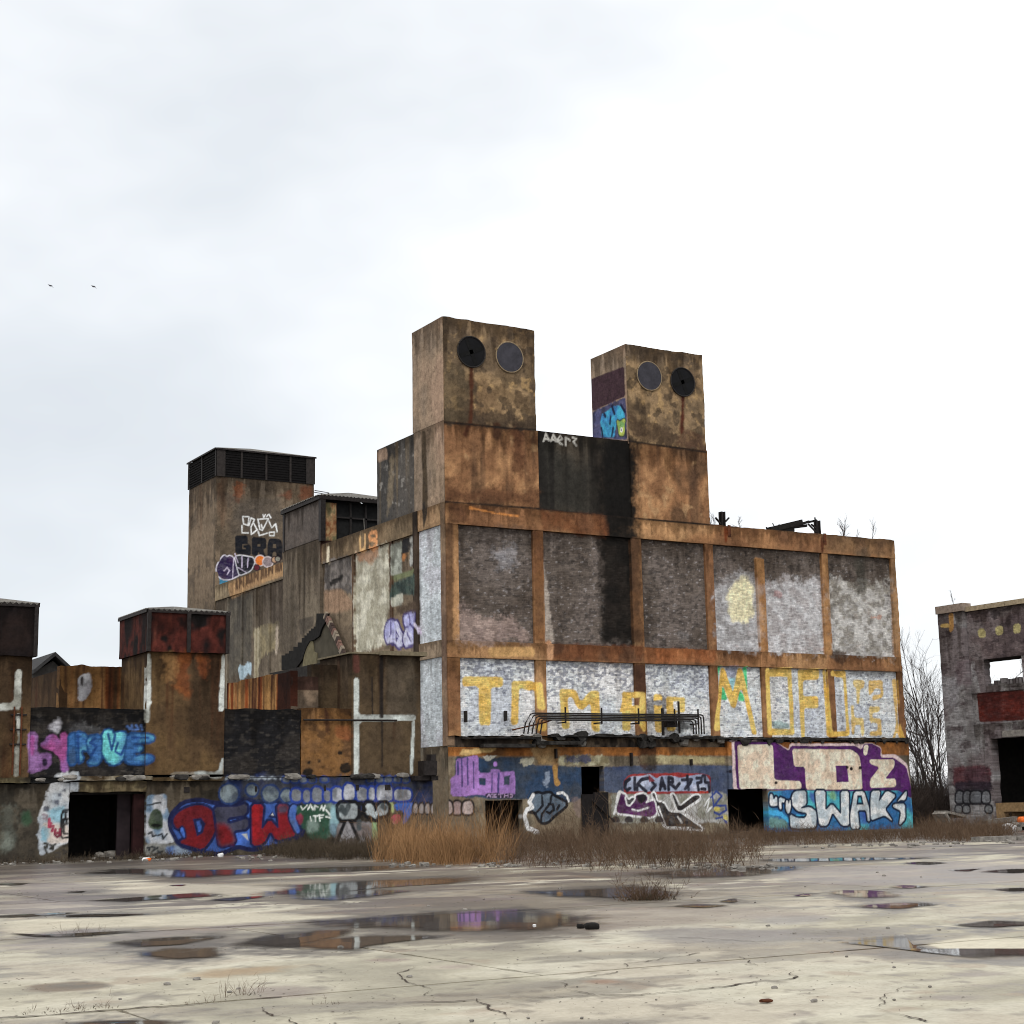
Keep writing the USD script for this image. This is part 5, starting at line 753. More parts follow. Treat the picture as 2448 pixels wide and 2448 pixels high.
def ruin_top(u, z): return flecks(u, z, spread(u, z, [C(72, 63, 64), C(88, 78, 78), C(102, 95, 95)], .7, .8, 112), C(46, 40, 42), 2, 5, .6, 113, .7)
yp0, ztop = yz(R1, 590, 195); yp1, zt2 = yz(R1, 960, 260); yw, zw = yz(R1, 1225, 945); _, zh = yz(R1, 1260, 1275); _, zs = yz(R1, 1400, 1410); yd, zd = yz(R2, 1320, 290); yedge = 46.0
_, zl0 = yz(R2, 1300, 60)
rp = lambda n, a, b, z0, z1, base, off=0., j=None, m=M_BRKS: piece(n, R_, b, a, z0, z1, off, .5, base, m, ru, .045, jag=j)
rp('pillar', yp0, yp1, -.2, ztop, ruin_base, .25, (.03, .03, 0, .04)); put('pillar_cap', bx(XR-.35, XR+.3, yp1-.1, yp0+.05, ztop-.4, ztop+.02), plain('cap_stone', C(112, 100, 90), .9), ru)
rp('parapet', yp1, yedge, zw, zt2, ruin_top, 0, (0, 0, 0, .05)); put('coping', cat(*[bx(XR-.12, XR+.5, y-1.42, y, zt2, zt2+.26) for y in np.arange(yp1, yedge+1.3, -1.45)]), plain('coping_stone', C(124, 112, 92), .9), ru)
rp('window_jamb', yp1, yw, zs, zw, ruin_base, 0, (.25, 0, 0, 0)); rp('window_sill_wall', yw, yedge, zs, zh-.15, ruin_base, 0, (0, 0, 0, .35)); rp('spandrel', yp1, yedge, zl0, zs, ruin_base, -.03)
rp('pier', yp1, yd, -.2, zl0, ruin_base, 0, (.06, 0, 0, 0)); rp('door_lintel', yd, yedge, zd, zl0, ruin_base, 0, (0, 0, .2, 0))
ys2 = yz(R1, 1770, 1100)[0]
for k in range(12):
    y = yw-.1-(k/12)*(yw-ys2); put('broken_brick', bx(XR+.05, XR+.4, y-.25, y, zh-.25, zh-.1+.3*rng.random()), plain(f'ruin_brick{k % 3}', C(*[(70, 66, 66), (88, 84, 84), (60, 54, 54)][k % 3]), .9), ru)
rp('window_pier', ys2, ys2-1.0, zs, zw, ruin_base, -.02)
put('floor_slab', cat(bx(XR+.5, XR+9, yedge, yp0-.1, zs-.5, zs-.1), bx(XR+.5, XR+2.2, yedge, yp0-.2, zw+.05, zw+.4), bx(XR+.5, XR+9, yedge, yp0-.1, -.3, .25), bx(XR+5, XR+5.3, yedge, yp0-.1, .2, zs-.5), bx(XR+.5, XR+5, yp0-.5, yp0-.15, 0, zs-.4)), M_DARK, ru)
for y in (yp0-.6, 55, 49): put('inner_column', bx(XR+.55, XR+.9, y-.25, y+.1, zs-.1, zw+.05), M_RUBB, ru)
put('lintel_stone', cat(bx(XR-.1, XR, *sorted((yd-.9, yd-3.2)), zl0-.75, zl0-.42)), M_RUBB, ru)
dk0, dk1 = yz(R2, 1430, 1205, XR-1.4), yz(R2, 1500, 1330, XR-1.4)
put('dock_step', cat(bx(XR-1.6, XR-.02, yedge, dk0[0], dk1[1], dk0[1]), bx(XR-1.6, XR-1.2, dk0[0]-.5, dk0[0], -.2, dk1[1]), bx(XR-.5, XR-.1, yedge, dk0[0], -.2, dk1[1])), plain('dock_concrete', C(112, 92, 66), .9), ru)
put('end_wall', bx(XR+.02, XR+9, yedge-.45, yedge-.02, -.2, zt2-.1), M_RUBB, ru)
# ---------------------------------------------------------------- ground
gm = trimesh.creation.box(bounds=[[-700, -700, -1.0], [700, 900, -.05]])
single('ground', gm, M_SOIL, None, None, kind='structure')
_C = C
def C(r, g, b, k=.79): return _C(r, g, b, k)
class Ground(Wall):
    def __init__(self): self.L, self.o = [], (0, 0, 1)
    def w(self, pts):
        ox, oy, s = self.o; return np.array([at(ox+x*s, oy+y*s, 2, 0)[:2] for x, y in pts])
GR = Ground(); K1, K2 = (0, 2000, .63354), (1224, 2000, .63354)
PUD1 = [[(400, 140), (540, 124), (760, 128), (1450, 112), (1300, 130), (900, 140), (720, 152), (560, 138)], [(405, 240), (560, 228), (780, 214), (815, 222), (660, 235), (520, 242)], [(795, 240), (900, 230), (995, 226), (900, 241)],
        [(1095, 206), (1200, 186), (1290, 178), (1400, 170), (1600, 164), (1750, 163), (1720, 178), (1500, 190), (1380, 202), (1250, 214), (1150, 212)], [(1140, 232), (1230, 215), (1400, 204), (1500, 212), (1420, 224), (1250, 236)],
        [(-40, 302), (60, 296), (290, 288), (200, 298), (60, 304)], [(255, 298), (400, 293), (540, 294), (400, 302), (290, 303)], [(1320, 322), (1480, 308), (1700, 293), (1932, 286), (2080, 296), (2050, 335), (1932, 350), (1700, 348), (1500, 340)],
        [(960, 405), (1030, 375), (1180, 360), (1320, 350), (1230, 380), (1160, 398), (1050, 408)], [(1130, 406), (1350, 380), (1610, 380), (1560, 392), (1450, 402), (1330, 418), (1190, 417)],
        [(435, 402), (560, 388), (700, 380), (830, 378), (720, 398), (580, 410)], [(548, 434), (640, 422), (790, 420), (808, 432), (770, 448), (650, 456), (590, 452)], [(260, 706), (400, 697), (560, 697), (600, 706), (500, 716), (300, 718)], [(60, 365), (250, 372), (480, 356), (330, 376), (200, 378)], [(-50, 180), (100, 176), (60, 184)], [(640, 184), (700, 182), (690, 187)], [(250, 210), (330, 206), (310, 212)]]
PUD2 = [[(520, 140), (700, 126), (980, 116), (1062, 118), (1050, 128), (850, 146), (650, 149)], [(130, 212), (300, 198), (460, 194), (570, 212), (540, 226), (400, 231), (200, 222)], [(1270, 402), (1400, 394), (1560, 388), (1590, 420), (1640, 436), (1932, 425), (1980, 440), (1800, 446), (1640, 446), (1420, 415)],
        [(1700, 338), (1800, 320), (1920, 322), (1960, 332), (1850, 344)], [(1420, 190), (1480, 184), (1550, 190), (1480, 196)], [(1790, 132), (1900, 124), (1990, 126), (1900, 138)], [(1230, 222), (1250, 206), (1400, 208), (1430, 226), (1340, 232)], [(1480, 102), (1560, 96), (1630, 100), (1560, 106)],
        [(600, 262), (700, 256), (790, 260), (720, 268)], [(1660, 128), (1770, 122), (1740, 132)], [(1820, 200), (1940, 196), (2000, 204), (1900, 208)], [(1060, 224), (1125, 217), (1120, 226)], [(980, 86), (1300, 80), (1540, 84), (1300, 92), (1050, 94)], [(780, 244), (850, 234), (840, 248)], [(1300, 262), (1450, 252), (1600, 256), (1450, 272)]]
DAMP, DAMP2 = C(112, 102, 88), C(90, 81, 71)
for kk, pl in ((K1, PUD1), (K2, PUD2)):
    GR.win(*kk)
    for g in pl:
        g = np.array(g, float); c = g.mean(0); GR.poly(c+(g-c)*[1.5, 2.6], DAMP, DAMP2, soft=.7, rough=.9, op=.85, wear=.15, ns=.8); GR.poly(c+(g-c)*[1.2, 1.7], C(58, 52, 45), C(82, 74, 65), soft=.4, rough=.7, op=.9, wear=.1, ns=.8)
GR.win(*K1)
GR.poly([(80, 572), (130, 556), (330, 545), (430, 560), (380, 575), (150, 590)], C(120, 96, 62), C(96, 84, 62), soft=.12, rough=.12, ns=3); GR.poly([(700, 520), (850, 498), (1180, 480), (1000, 512), (800, 530)], C(168, 138, 98), soft=.4, rough=.3, op=.7)
GR.poly([(920, 580), (1050, 560), (1260, 570), (1180, 605), (960, 612)], C(140, 124, 116), soft=.4, rough=.2, op=.7); GR.poly([(1380, 466), (1480, 458), (1560, 460), (1480, 474)], C(150, 126, 118), soft=.2, rough=.1, op=.6); GR.poly([(1600, 490), (1760, 480), (1800, 492), (1700, 500)], C(160, 142, 132), soft=.3, rough=.1, op=.6)
for g in ([(60, 410), (420, 405), (300, 420), (80, 425)], [(0, 195), (400, 170), (400, 200), (0, 215)], [(380, 465), (560, 460), (480, 475)], [(0, 240), (400, 245), (390, 282), (0, 290)]): GR.poly(g, C(150, 138, 130), soft=.8, rough=.4, op=.6)
GR.poly([(480, 170), (1080, 190), (1000, 225), (420, 215)], C(210, 200, 180), soft=.8, rough=.4, op=.6); GR.poly([(0, 320), (900, 285), (1300, 300), (900, 330), (300, 345), (0, 380)], C(212, 204, 182), soft=.6, rough=.3, op=.8)
GR.win(*K2)
GR.poly([(400, 358), (700, 340), (1000, 352), (1160, 380), (900, 402), (560, 398)], C(140, 134, 128), C(126, 118, 114), soft=.6, rough=.4, op=.85); GR.poly([(820, 300), (1000, 290), (1250, 300), (1100, 330), (900, 325)], C(150, 144, 138), soft=.6, rough=.4, op=.8)
GR.poly([(0, 285), (900, 262), (1200, 290), (700, 330), (400, 350), (0, 350)], C(150, 136, 122), C(166, 154, 140), soft=.8, rough=.6, op=.7); GR.poly([(1060, 115), (1800, 100), (2000, 110), (2000, 180), (1200, 180), (1000, 150)], C(146, 138, 134), C(166, 156, 148), soft=1.5, rough=1.0, op=.75)
GR.poly([(1250, 400), (1560, 390), (1700, 450), (1932, 445), (1932, 462), (1400, 462), (1260, 430)], C(122, 108, 88), C(98, 88, 76), soft=.3, rough=.25, ns=3)
GR.poly([(1562, 404), (1640, 388), (1760, 380), (1932, 384), (2000, 400), (1932, 424), (1760, 432), (1620, 424)], C(214, 206, 184), soft=.1, rough=.06); GR.poly([(250, 545), (330, 536), (430, 545), (330, 558)], C(150, 112, 84), soft=.2, rough=.1, op=.8)
for g in ([(990, 680), (1090, 662), (1160, 672), (1100, 692)], [(1530, 604), (1640, 592), (1760, 602), (1640, 618)], [(1610, 515), (1760, 505), (1900, 515), (1750, 530)], [(850, 530), (910, 526), (905, 533)], [(1700, 560), (1880, 555), (1800, 568)]): GR.poly(g, C(140, 128, 118), soft=.3, rough=.2, op=.75)
def ground_base(u, z):
    col = spread(u, z, [C(164, 157, 137), C(188, 181, 160), C(202, 196, 177), C(192, 183, 164)], .5, .7, 120)
    d = sstep(fbm2(u, z, .16, .45, 5, 121), .46, .53)*sstep(z, 15, 25)*.9; d = np.maximum(d, sstep(fbm2(u, z, .4, .9, 5, 122), .55, .61)*.6)
    col = col*(1-d[:, None])+spread(u, z, [C(114, 103, 88), C(150, 138, 119), C(130, 121, 110), C(98, 89, 77)], .6, 1.0, 123)*d[:, None]
    d2 = (sstep(fbm2(u, z, .3, 1.0, 5, 124), .54, .58)*sstep(z, 17, 28)*.9)[:, None]; col = col*(1-d2)+C(84, 72, 66)*d2
    d3 = (sstep(fbm2(u, z, .7, 1.3, 5, 129), .55, .59)*sstep(z, 15, 24)*.8)[:, None]; col = col*(1-d3)+spread(u, z, [C(96, 84, 78), C(122, 108, 104)], .4, .6, 119)*d3
    col = flecks(u, z, col, C(150, 124, 100), 1.5, 1.5, .64, 125, .4); col = flecks(u, z, col, C(104, 92, 78), 5, 5, .64, 118, .55)
    e = sstep(z+fbm2(u, z, .2, .3, 4, 127)*8, 45, 53)[:, None]*.85; return col*(1-e)+spread(u, z, [C(70, 62, 56), C(104, 94, 84)], .3, .6, 128)*e
M_GRD = usdkit.material(stage, L_+'yard_concrete', {'a': ('attribute', {'attribute': 'paint'}), 'g': ('geometry', {}), 'n': ('noise_texture', {'scale': 2.2, 'detail': 9.0, 'roughness': .7}), 'r': ('rgb_ramp', {'ramp': [(.3, (.82, .81, .80)), (.55, (1, 1, 1)), (.75, (1.1, 1.1, 1.09))]}),
    'n2': ('noise_texture', {'scale': 15.0, 'detail': 8.0, 'roughness': .78}), 'r2': ('rgb_ramp', {'ramp': [(.28, (.55, .52, .49)), (.40, (.90, .89, .88)), (.55, (1.02, 1.02, 1.02)), (.75, (1.16, 1.16, 1.15))]}), 'm': ('mix', {'mix_type': 'multiply', 'fac': 1.}), 'm2': ('mix', {'mix_type': 'multiply', 'fac': 1.}),
    'bw': ('rgb_to_bw', {}), 'mr': ('map_range', {'from_min': .16, 'from_max': .42, 'to_min': .38, 'to_max': .95, 'clamp': True}), 'b': ('bump', {'strength': .35, 'distance': .02}), 'p': ('principled_bsdf', {'specular_ior_level': .35})},
    [('g.position', 'n.vector'), ('g.position', 'n2.vector'), ('n.fac', 'r.fac'), ('n2.fac', 'r2.fac'), ('a.color', 'm.color1'), ('r.color', 'm.color2'), ('m.color', 'm2.color1'), ('r2.color', 'm2.color2'), ('m2.color', 'p.base_color'), ('a.color', 'bw.color'), ('bw.val', 'mr.value'), ('mr.result', 'p.roughness'), ('n2.fac', 'b.height'), ('b.normal', 'p.normal')], surface='p.BSDF')
pv = thing('pavement', None, None, kind='structure')
ys = [3.2, 13.62, 22.05, 30.5, 38.9, 47.3, 55.9]
for k, (y0, y1) in enumerate(zip(ys[:-1], ys[1:])):
    res = (.06, .085, .12, .16, .2, .22)[k]; xl = at(0, 2300, 2, 0); xs = np.arange(-12.6+(4.1 if k % 2 else 0), 90, 16.8)
    lo, hi = y0*.20-7, y1*.98+14 if k < 5 else 72
    for a, b in zip(xs[:-1], xs[1:]):
        if b < lo or a > hi: continue
        nx, ny = int((b-a)/res), max(4, int((y1-y0)/res)); X, Y = np.meshgrid(np.linspace(a+.015, b-.015, nx), np.linspace(y0+.028, y1-.028, ny), indexing='ij'); X, Y = X.copy(), Y.copy()
        for sl, s in (((slice(None), 0), 1), ((slice(None), -1), -1)): Y[sl] += s*.05*np.clip(fbm2(X[sl], Y[sl], 2.5, 2.5, 5, 130)-.45, 0, 1)*2
        for sl, s in (((0, slice(None)), 1), ((-1, slice(None)), -1)): X[sl] += s*.04*np.clip(fbm2(X[sl], Y[sl], 2.5, 2.5, 5, 131)-.45, 0, 1)*2
        u, z = X.ravel(), Y.ravel(); col = GR.paint(u, z, ground_base(u, z)); col = np.clip(col*(.86+.28*fbm2(u, z, 3, 3, 3, 126))[:, None], .01, .85)
        i = np.arange(nx*ny).reshape(nx, ny); p, q, r, t = i[:-1, :-1].ravel(), i[1:, :-1].ravel(), i[1:, 1:].ravel(), i[:-1, 1:].ravel(); f = np.vstack([np.stack([p, q, r], 1), np.stack([p, r, t], 1)])
        V = np.stack([u, z, (fbm2(u, z, .5, .5, 3, 132)-.5)*.006-.003], 1); lp = np.concatenate([i[:, 0], i[-1, 1:], i[-2::-1, -1], i[0, -2:0:-1]]); m = len(lp); j = np.arange(m); jn = (j+1) % m; S2 = V[lp].copy(); S2[:, 2] = -.07; n0 = len(V)
        V = np.vstack([V, S2]); f = np.vstack([f, np.stack([lp[j], n0+j, n0+jn], 1), np.stack([lp[j], n0+jn, lp[jn]], 1)]); put('slab', (V, f), M_GRD, pv, False, np.vstack([col, col[lp]]))
C = _C
# puddles
from shapely.geometry import Polygon
from shapely.ops import triangulate
M_WAT = usdkit.material(stage, L_+'puddle_water', {'g': ('geometry', {}), 'a': ('attribute', {'attribute': 'paint'}), 'bw': ('rgb_to_bw', {}), 'n': ('noise_texture', {'scale': 1.3, 'detail': 3.0}), 'n2': ('noise_texture', {'scale': 2.2, 'detail': 7.0, 'roughness': .65}), 'ad': ('math', {'math_type': 'add'}), 'mr': ('map_range', {'range_type': 'smoothstep', 'from_min': .62, 'from_max': 1.26}),
    'b': ('bump', {'strength': .02, 'distance': .02}), 't': ('transparent_bsdf', {}), 'p': ('principled_bsdf', {'base_color': (.040, .034, .030), 'roughness': .04, 'ior': 1.33, 'specular_ior_level': .5}), 'mx': ('mix_closure', {})},
    [('g.position', 'n.vector'), ('g.position', 'n2.vector'), ('n.fac', 'b.height'), ('b.normal', 'p.normal'), ('a.color', 'bw.color'), ('bw.val', 'ad.value1'), ('n2.fac', 'ad.value2'), ('ad.value', 'mr.value'), ('mr.result', 'mx.fac'), ('t.BSDF', 'mx.closure1'), ('p.BSDF', 'mx.closure2')], surface='mx.closure')
def sheet(poly, z):
    v, f = trimesh.creation.triangulate_polygon(poly, engine='earcut'); v = np.asarray(v); v = np.c_[v, np.full(len(v), z)]; f = np.asarray(f); n = np.cross(v[f[:, 1]]-v[f[:, 0]], v[f[:, 2]]-v[f[:, 0]])[:, 2]; f[n < 0] = f[n < 0][:, ::-1]; return v, f
pd = thing('puddles', None, None, kind='structure')
for kk, pl in ((K1, PUD1), (K2, PUD2)):
    for g in pl:
        w_ = GR.win(*kk).w(g); q = np.vstack([np.linspace(a, b, 14, endpoint=False) for a, b in zip(w_, np.roll(w_, -1, 0))]); q = sum(np.roll(q, s, 0) for s in range(-4, 5))/9
        c = q.mean(0); sz = np.abs(q-c).max(0); q = q+(np.stack([fbm2(q[:, 0], q[:, 1], .55, .8, 5, 140), fbm2(q[:, 0], q[:, 1], .55, .8, 5, 144)], 1)-.5)*np.minimum(sz*[.9, 1.3], 1.6)
        P_ = Polygon(q).buffer(0)
        P_ = max(getattr(P_, 'geoms', [P_]), key=lambda s: s.area); q = np.array(P_.exterior.coords)[:-1]; n = len(q)
        if P_.area < .01: continue
        ri = P_.representative_point(); c = np.array([ri.x, ri.y]); rings = [c+(q-c)*s for s in (1.7, 1.05, .66, .36)]
        V = np.vstack([np.c_[g_, np.full(n, .006+.0004*k)] for k, g_ in enumerate(rings)]+[[[c[0], c[1], .008]]]); w8 = np.concatenate([np.full(n, s) for s in (0., .55, .95, 1.)]+[[1.]])
        j = np.arange(n); jn = (j+1) % n; f = [t for k in range(3) for t in (np.stack([k*n+j, k*n+jn, k*n+n+jn], 1), np.stack([k*n+j, k*n+n+jn, k*n+n+j], 1))]+[np.stack([3*n+j, 3*n+jn, np.full(n, 4*n)], 1)]; f = np.vstack(f)
        nz = np.cross(V[f[:, 1]]-V[f[:, 0]], V[f[:, 2]]-V[f[:, 0]])[:, 2]; f[nz < 0] = f[nz < 0][:, ::-1]
        put('puddle', (V, f), M_WAT, pd, False, np.repeat(w8[:, None], 3, 1))
# cracks, with weeds in them
rc = np.random.default_rng(8); M_CRK = plain('crack_soil', (.06, .045, .036), .95, 0, 12, .5)
ck = ((K1, [(-20, 688), (240, 668), (520, 648), (830, 624), (1100, 604)], .10), (K1, [(1545, 495), (1530, 510), (1490, 520), (1520, 540), (1570, 555), (1620, 572), (1608, 602)], .035), (K1, [(1230, 628), (1500, 628), (1760, 620), (1932, 614)], .05), (K1, [(820, 626), (920, 630), (985, 650), (1000, 676), (1100, 690), (1150, 720)], .03), (K1, [(1830, 612), (1812, 625), (1850, 650), (1905, 668), (1900, 707)], .04), (K1, [(1200, 692), (1400, 660), (1560, 640), (1700, 632)], .02),
      (K2, [(0, 612), (260, 604), (560, 592), (720, 576), (960, 546), (1060, 538), (1040, 505)], .045), (K2, [(280, 600), (185, 572), (186, 560), (110, 548), (200, 545), (330, 522), (460, 495), (410, 482), (560, 462), (720, 436)], .03), (K2, [(850, 455), (930, 486), (1010, 502), (1045, 512)], .025), (K2, [(1200, 630), (1370, 652), (1500, 680), (1600, 705)], .03), (K2, [(1370, 650), (1410, 610), (1450, 580), (1560, 560)], .02), (K2, [(0, 482), (200, 478), (400, 482)], .02), (K1, [(0, 392), (480, 362), (1000, 332), (1250, 318)], .05), (K2, [(640, 380), (900, 398), (1200, 384)], .03))
for kk, pts, w_ in ck:
    q = GR.win(*kk).w(pts); q = np.vstack([np.linspace(a, b, max(3, int(np.linalg.norm(b-a)/.05)), endpoint=False) for a, b in zip(q[:-1], q[1:])]); q += (np.stack([fbm2(q[:, 0], q[:, 1], 2.5, 2.5, 6, 141), fbm2(q[:, 0], q[:, 1], 2.5, 2.5, 6, 143)], 1)-.5)*.35; t = np.gradient(q, axis=0); t /= np.linalg.norm(t, axis=1)[:, None]+1e-9; nn = np.stack([-t[:, 1], t[:, 0]], 1); ww = (w_*(.02+1.1*np.clip(fbm2(q[:, 0], q[:, 1], 3, 3, 5, 142)-.36, 0, 1)))[:, None]
    V = np.vstack([np.c_[q-nn*ww, np.full(len(q), .005)], np.c_[q+nn*ww, np.full(len(q), .005)]]); n = len(q); f = np.array([x for i in range(n-1) for x in ((i, i+1, n+i+1), (i, n+i+1, n+i))]); put('crack', (V, f), M_CRK, pv)
# ---------------------------------------------------------------- plants
def blades(base, dirn, h, w, bend, r):
    'thin two-joint blades: base points, directions, lengths, widths, sideways bend'
    n = len(base); d = dirn/np.linalg.norm(dirn, axis=1)[:, None]; s = np.cross(d, r.normal(size=(n, 3))); s /= np.linalg.norm(s, axis=1)[:, None]; o = np.cross(d, s)
    h, w = np.broadcast_to(h, n)[:, None], np.broadcast_to(w, n)[:, None]; m = base+d*h*.55+o*bend[:, None]*h*.3; t = base+d*h+o*bend[:, None]*h-np.array([0, 0, 1])*(np.abs(bend)[:, None]*h*.3)
    V = np.stack([base-s*w/2, base+s*w/2, m-s*w*.4, m+s*w*.4, t], 1).reshape(-1, 3); k = np.arange(n)[:, None, None]*5; f = (np.array([[0, 1, 3], [0, 3, 2], [2, 3, 4]])[None]+k).reshape(-1, 3); return V, f
def brush(pts, h, r, per=14, twigs=3, w=.013, spread_=.35, upright=.8, jit=.16):
    pts = np.repeat(pts, per, 0); n = len(pts); hh = np.repeat(h, per)*(.45+.6*r.random(n)); b = np.c_[pts[:, :2]+r.normal(0, jit, (n, 2)), np.zeros(n)-.06]; d = np.c_[r.normal(0, spread_, (n, 2)), np.full(n, upright)]; ms = [blades(b, d, hh, w, r.normal(0, .18, n), r)]
    dn = d/np.linalg.norm(d, axis=1)[:, None]
    for k in range(twigs):
        t = .25+.7*r.random(n); ms.append(blades(b+dn*(hh*t)[:, None], dn+r.normal(0, .6, (n, 3))+[0, 0, .15], hh*(.2+.3*r.random(n)), w*.7, r.normal(0, .25, n), r))
    return cat(*ms)
def scatter(poly, n, r):
    g = GR.win(0, 0, 1).w(poly); P_ = Polygon(g); lo, hi = g.min(0), g.max(0); out = []
    import shapely
    while len(out) < n: q = lo+(hi-lo)*r.random((n*3, 2)); out += list(q[shapely.contains_xy(P_, q[:, 0], q[:, 1])])
    LAST[0] = np.array(out[:n]); return LAST[0]
r = np.random.default_rng(11); LAST = [None]
ga_ = scatter([(905, 2062), (1010, 2070), (1215, 2066), (1210, 2036), (1060, 2030), (925, 2036)], 430, r)
hx = 2.0*np.clip(1.05-np.abs((ga_[:, 0]-24.2)/4.2)**2*.75, .22, 1)*(.30+1.15*meshkit.fbm(np.c_[ga_*.9, ga_[:, :1]*0], 4, 3))
hx = hx*(.40+.85*r.random(len(hx))); kp = (r.random(len(hx)) < 1.15-np.abs((ga_[:, 0]-24.0)/4.0)**2) & (meshkit.fbm(np.c_[ga_*1.4, ga_[:, :1]*0], 3, 9) > .40); ga_, hx = ga_[kp], hx[kp]; ln = np.repeat(r.normal(0, .16, (len(ga_), 2)), 20, 0); pts = np.repeat(ga_, 20, 0); n = len(pts); b = np.c_[pts+r.normal(0, .15, pts.shape), np.full(n, -.05)]
q2 = scatter([(960, 2064), (1110, 2066), (1110, 2036), (970, 2036)], 150, r); q2h = np.repeat(.55+.75*r.random(150), 26); q2 = np.repeat(q2, 26, 0); m2 = len(q2); extra = blades(np.c_[q2+r.normal(0, .14, q2.shape), np.full(m2, -.05)], np.c_[r.normal(0, .3, (m2, 2)), np.ones(m2)], q2h*(.5+.6*r.random(m2)), .012, r.normal(0, .6, m2), r)
single('tall_dead_grass', cat(extra, blades(b, np.c_[ln+r.normal(0, .13, (n, 2)), np.ones(n)], np.repeat(hx, 20)*(.2+.95*r.random(n)), .011, r.normal(.0, .5, n), r)), M_STRAW, 'tall golden dead grass standing in front of the purple lettering', 'grass', kind='stuff')
def CL(n, s): return np.clip(meshkit.fbm(np.c_[LAST[0]*.55, np.full(n, s*3.3)], 3, s)*.9+.35*(r.random(n)-.4), .05, 1)
tq = scatter([(1190, 2060), (1340, 2068), (1560, 2068), (1800, 2060), (1800, 2030), (1200, 2034)], 46, r); tall = brush(tq, 1.3+.9*r.random(46), r, 4, 6, .012, .2)
single('dead_brush', cat(tall, brush(scatter([(1150, 2066), (1330, 2078), (1500, 2084), (1700, 2080), (1815, 2070), (1815, 2028), (1500, 2020), (1170, 2028)], 470, r), (.15+1.25*CL(470, 1))*np.interp(LAST[0][:, 0], [24, 27, 29, 30.5, 32.5, 34, 36], [1.2, 1.3, .6, .55, 1.1, .6, .9]), r, 7, 4, .011), brush(scatter([(1190, 2034), (1500, 2024), (1830, 2020), (1830, 2002), (1200, 2008)], 330, r), .25+.95*CL(330, 2), r, 7, 4, .011)), M_BRUSH, 'thicket of brown leafless weeds along the foot of the warehouse', 'weeds', kind='stuff')
single('dead_brush', cat(brush(scatter([(1800, 2022), (2000, 2020), (2190, 2014), (2190, 1994), (1800, 1996)], 400, r), .15+.75*CL(400, 3), r, 7, 4, .011), brush(scatter([(2200, 2012), (2290, 2014), (2400, 2006), (2420, 1992), (2210, 1992)], 260, r), .3+1.1*CL(260, 4), r, 8, 4, .011)), M_BRUSH, 'low brown weeds below the block letters and the ruin', 'weeds', kind='stuff')
single('dead_brush', cat(brush(scatter([(620, 2046), (760, 2056), (930, 2056), (930, 2032), (700, 2030)], 260, r), .35+.6*r.random(260), r), brush(scatter([(0, 2068), (170, 2064), (340, 2056), (560, 2044), (560, 2036), (340, 2050), (0, 2064)], 160, r), .15+.3*r.random(160), r, 10, 2)), plain('dark_weed', (.06, .045, .03), .9, 0, 2, .4), 'low dark weeds at the foot of the loading wing', 'weeds', kind='stuff')
q = np.c_[63+8*r.random(420), 66.5+9*r.random(420)]; q = q[q[:, 0] < q[:, 1]*.985+1.0]
single('dead_brush', brush(q, 1.6+1.9*r.random(len(q)), r, 16, 4, .022, .3), plain('dark_scrub', (.055, .042, .036), .9, 0, 2, .4), 'tall dark scrub between the warehouse and the ruin', 'scrub', kind='stuff')  # scrub in a darker brown than the nearer weeds
q = np.c_[60+150*r.random(900), 118+22*r.random(900)]; single('treeline', brush(q, 2.5+3.0*r.random(900), r, 12, 4, .05, .35), plain('far_scrub', (.07, .062, .066), .9, 0, 2, .3), 'far leafless scrub seen through the gap at the right', 'scrub', kind='stuff')
def tree(name, label, base, h, lean, seed, trunks=3, r0=.085, levels=4, grp=None):
    rr = np.random.default_rng(seed); t = thing(name, label, 'tree', base, grp); limbs, twigs = [], []
    def grow(p, d, ln, rad, lv):
        n = 5; pts = [p]
        for i in range(n): d = d+rr.normal(0, .07, 3)+[0, 0, .02]; d /= np.linalg.norm(d); pts.append(pts[-1]+d*ln/n)
        (limbs if lv < 2 else twigs).append(tube(pts, np.linspace(rad, rad*.45, n+1), 5 if lv < 2 else 3, False))
        if lv >= levels: return
        for k in range((7, 6, 5, 4)[min(lv, 3)]):
            i = rr.uniform(1.2, n); j = int(i); q = pts[j]+(pts[min(j+1, n)]-pts[j])*(i-j); a = d+rr.normal(0, .42, 3)+[0, 0, .12]; a /= np.linalg.norm(a); grow(q, a, ln*rr.uniform(.32, .55), rad*.45, lv+1)
    for k in range(trunks):
        n0 = len(limbs); d = np.array([lean+rr.normal(0, .14), rr.normal(0, .12), 1.]); grow(np.array(base, float)+[rr.normal(0, .2), rr.normal(0, .2), -.1], d/np.linalg.norm(d), h*rr.uniform(.8, 1), r0*rr.uniform(.7, 1), 0)
    k = [m for i, m in enumerate(limbs)]; put('trunk', cat(*k), M_BARK, t); put('crown', cat(*twigs), M_BARK, t); return t
def onY(px, py, y): p = at(px, py, 1, y); return (p[0], y, 0)
tree('bare_tree', 'leafless many-stemmed tree close beside the ruin wall', onY(2250, 1950, 71), 9.0, -.10, 3, 3)
tree('bare_tree', 'leafless thin tree leaning left between the two buildings', onY(2236, 1950, 74), 8.0, -.16, 4, 3)
tree('bare_tree', 'lower leafless tree nearest to the warehouse corner', onY(2212, 1950, 69), 5.0, -.05, 7, 3, .06)
tree('bare_tree', 'pale leafless tree farther back, seen through the others', onY(2225, 1940, 92), 9.5, -.06, 13, 4, .07)
tree('bare_tree', 'leafless sapling behind the ruin, seen through its window', (77, 66, 4.0), 6.2, .02, 9, 1, .05, 3)
T8 = (1680, 1200, .24845)
def rp8(x, y, v=64.95): return at(T8[0]+x*T8[2], T8[1]+y*T8[2], 1, v)
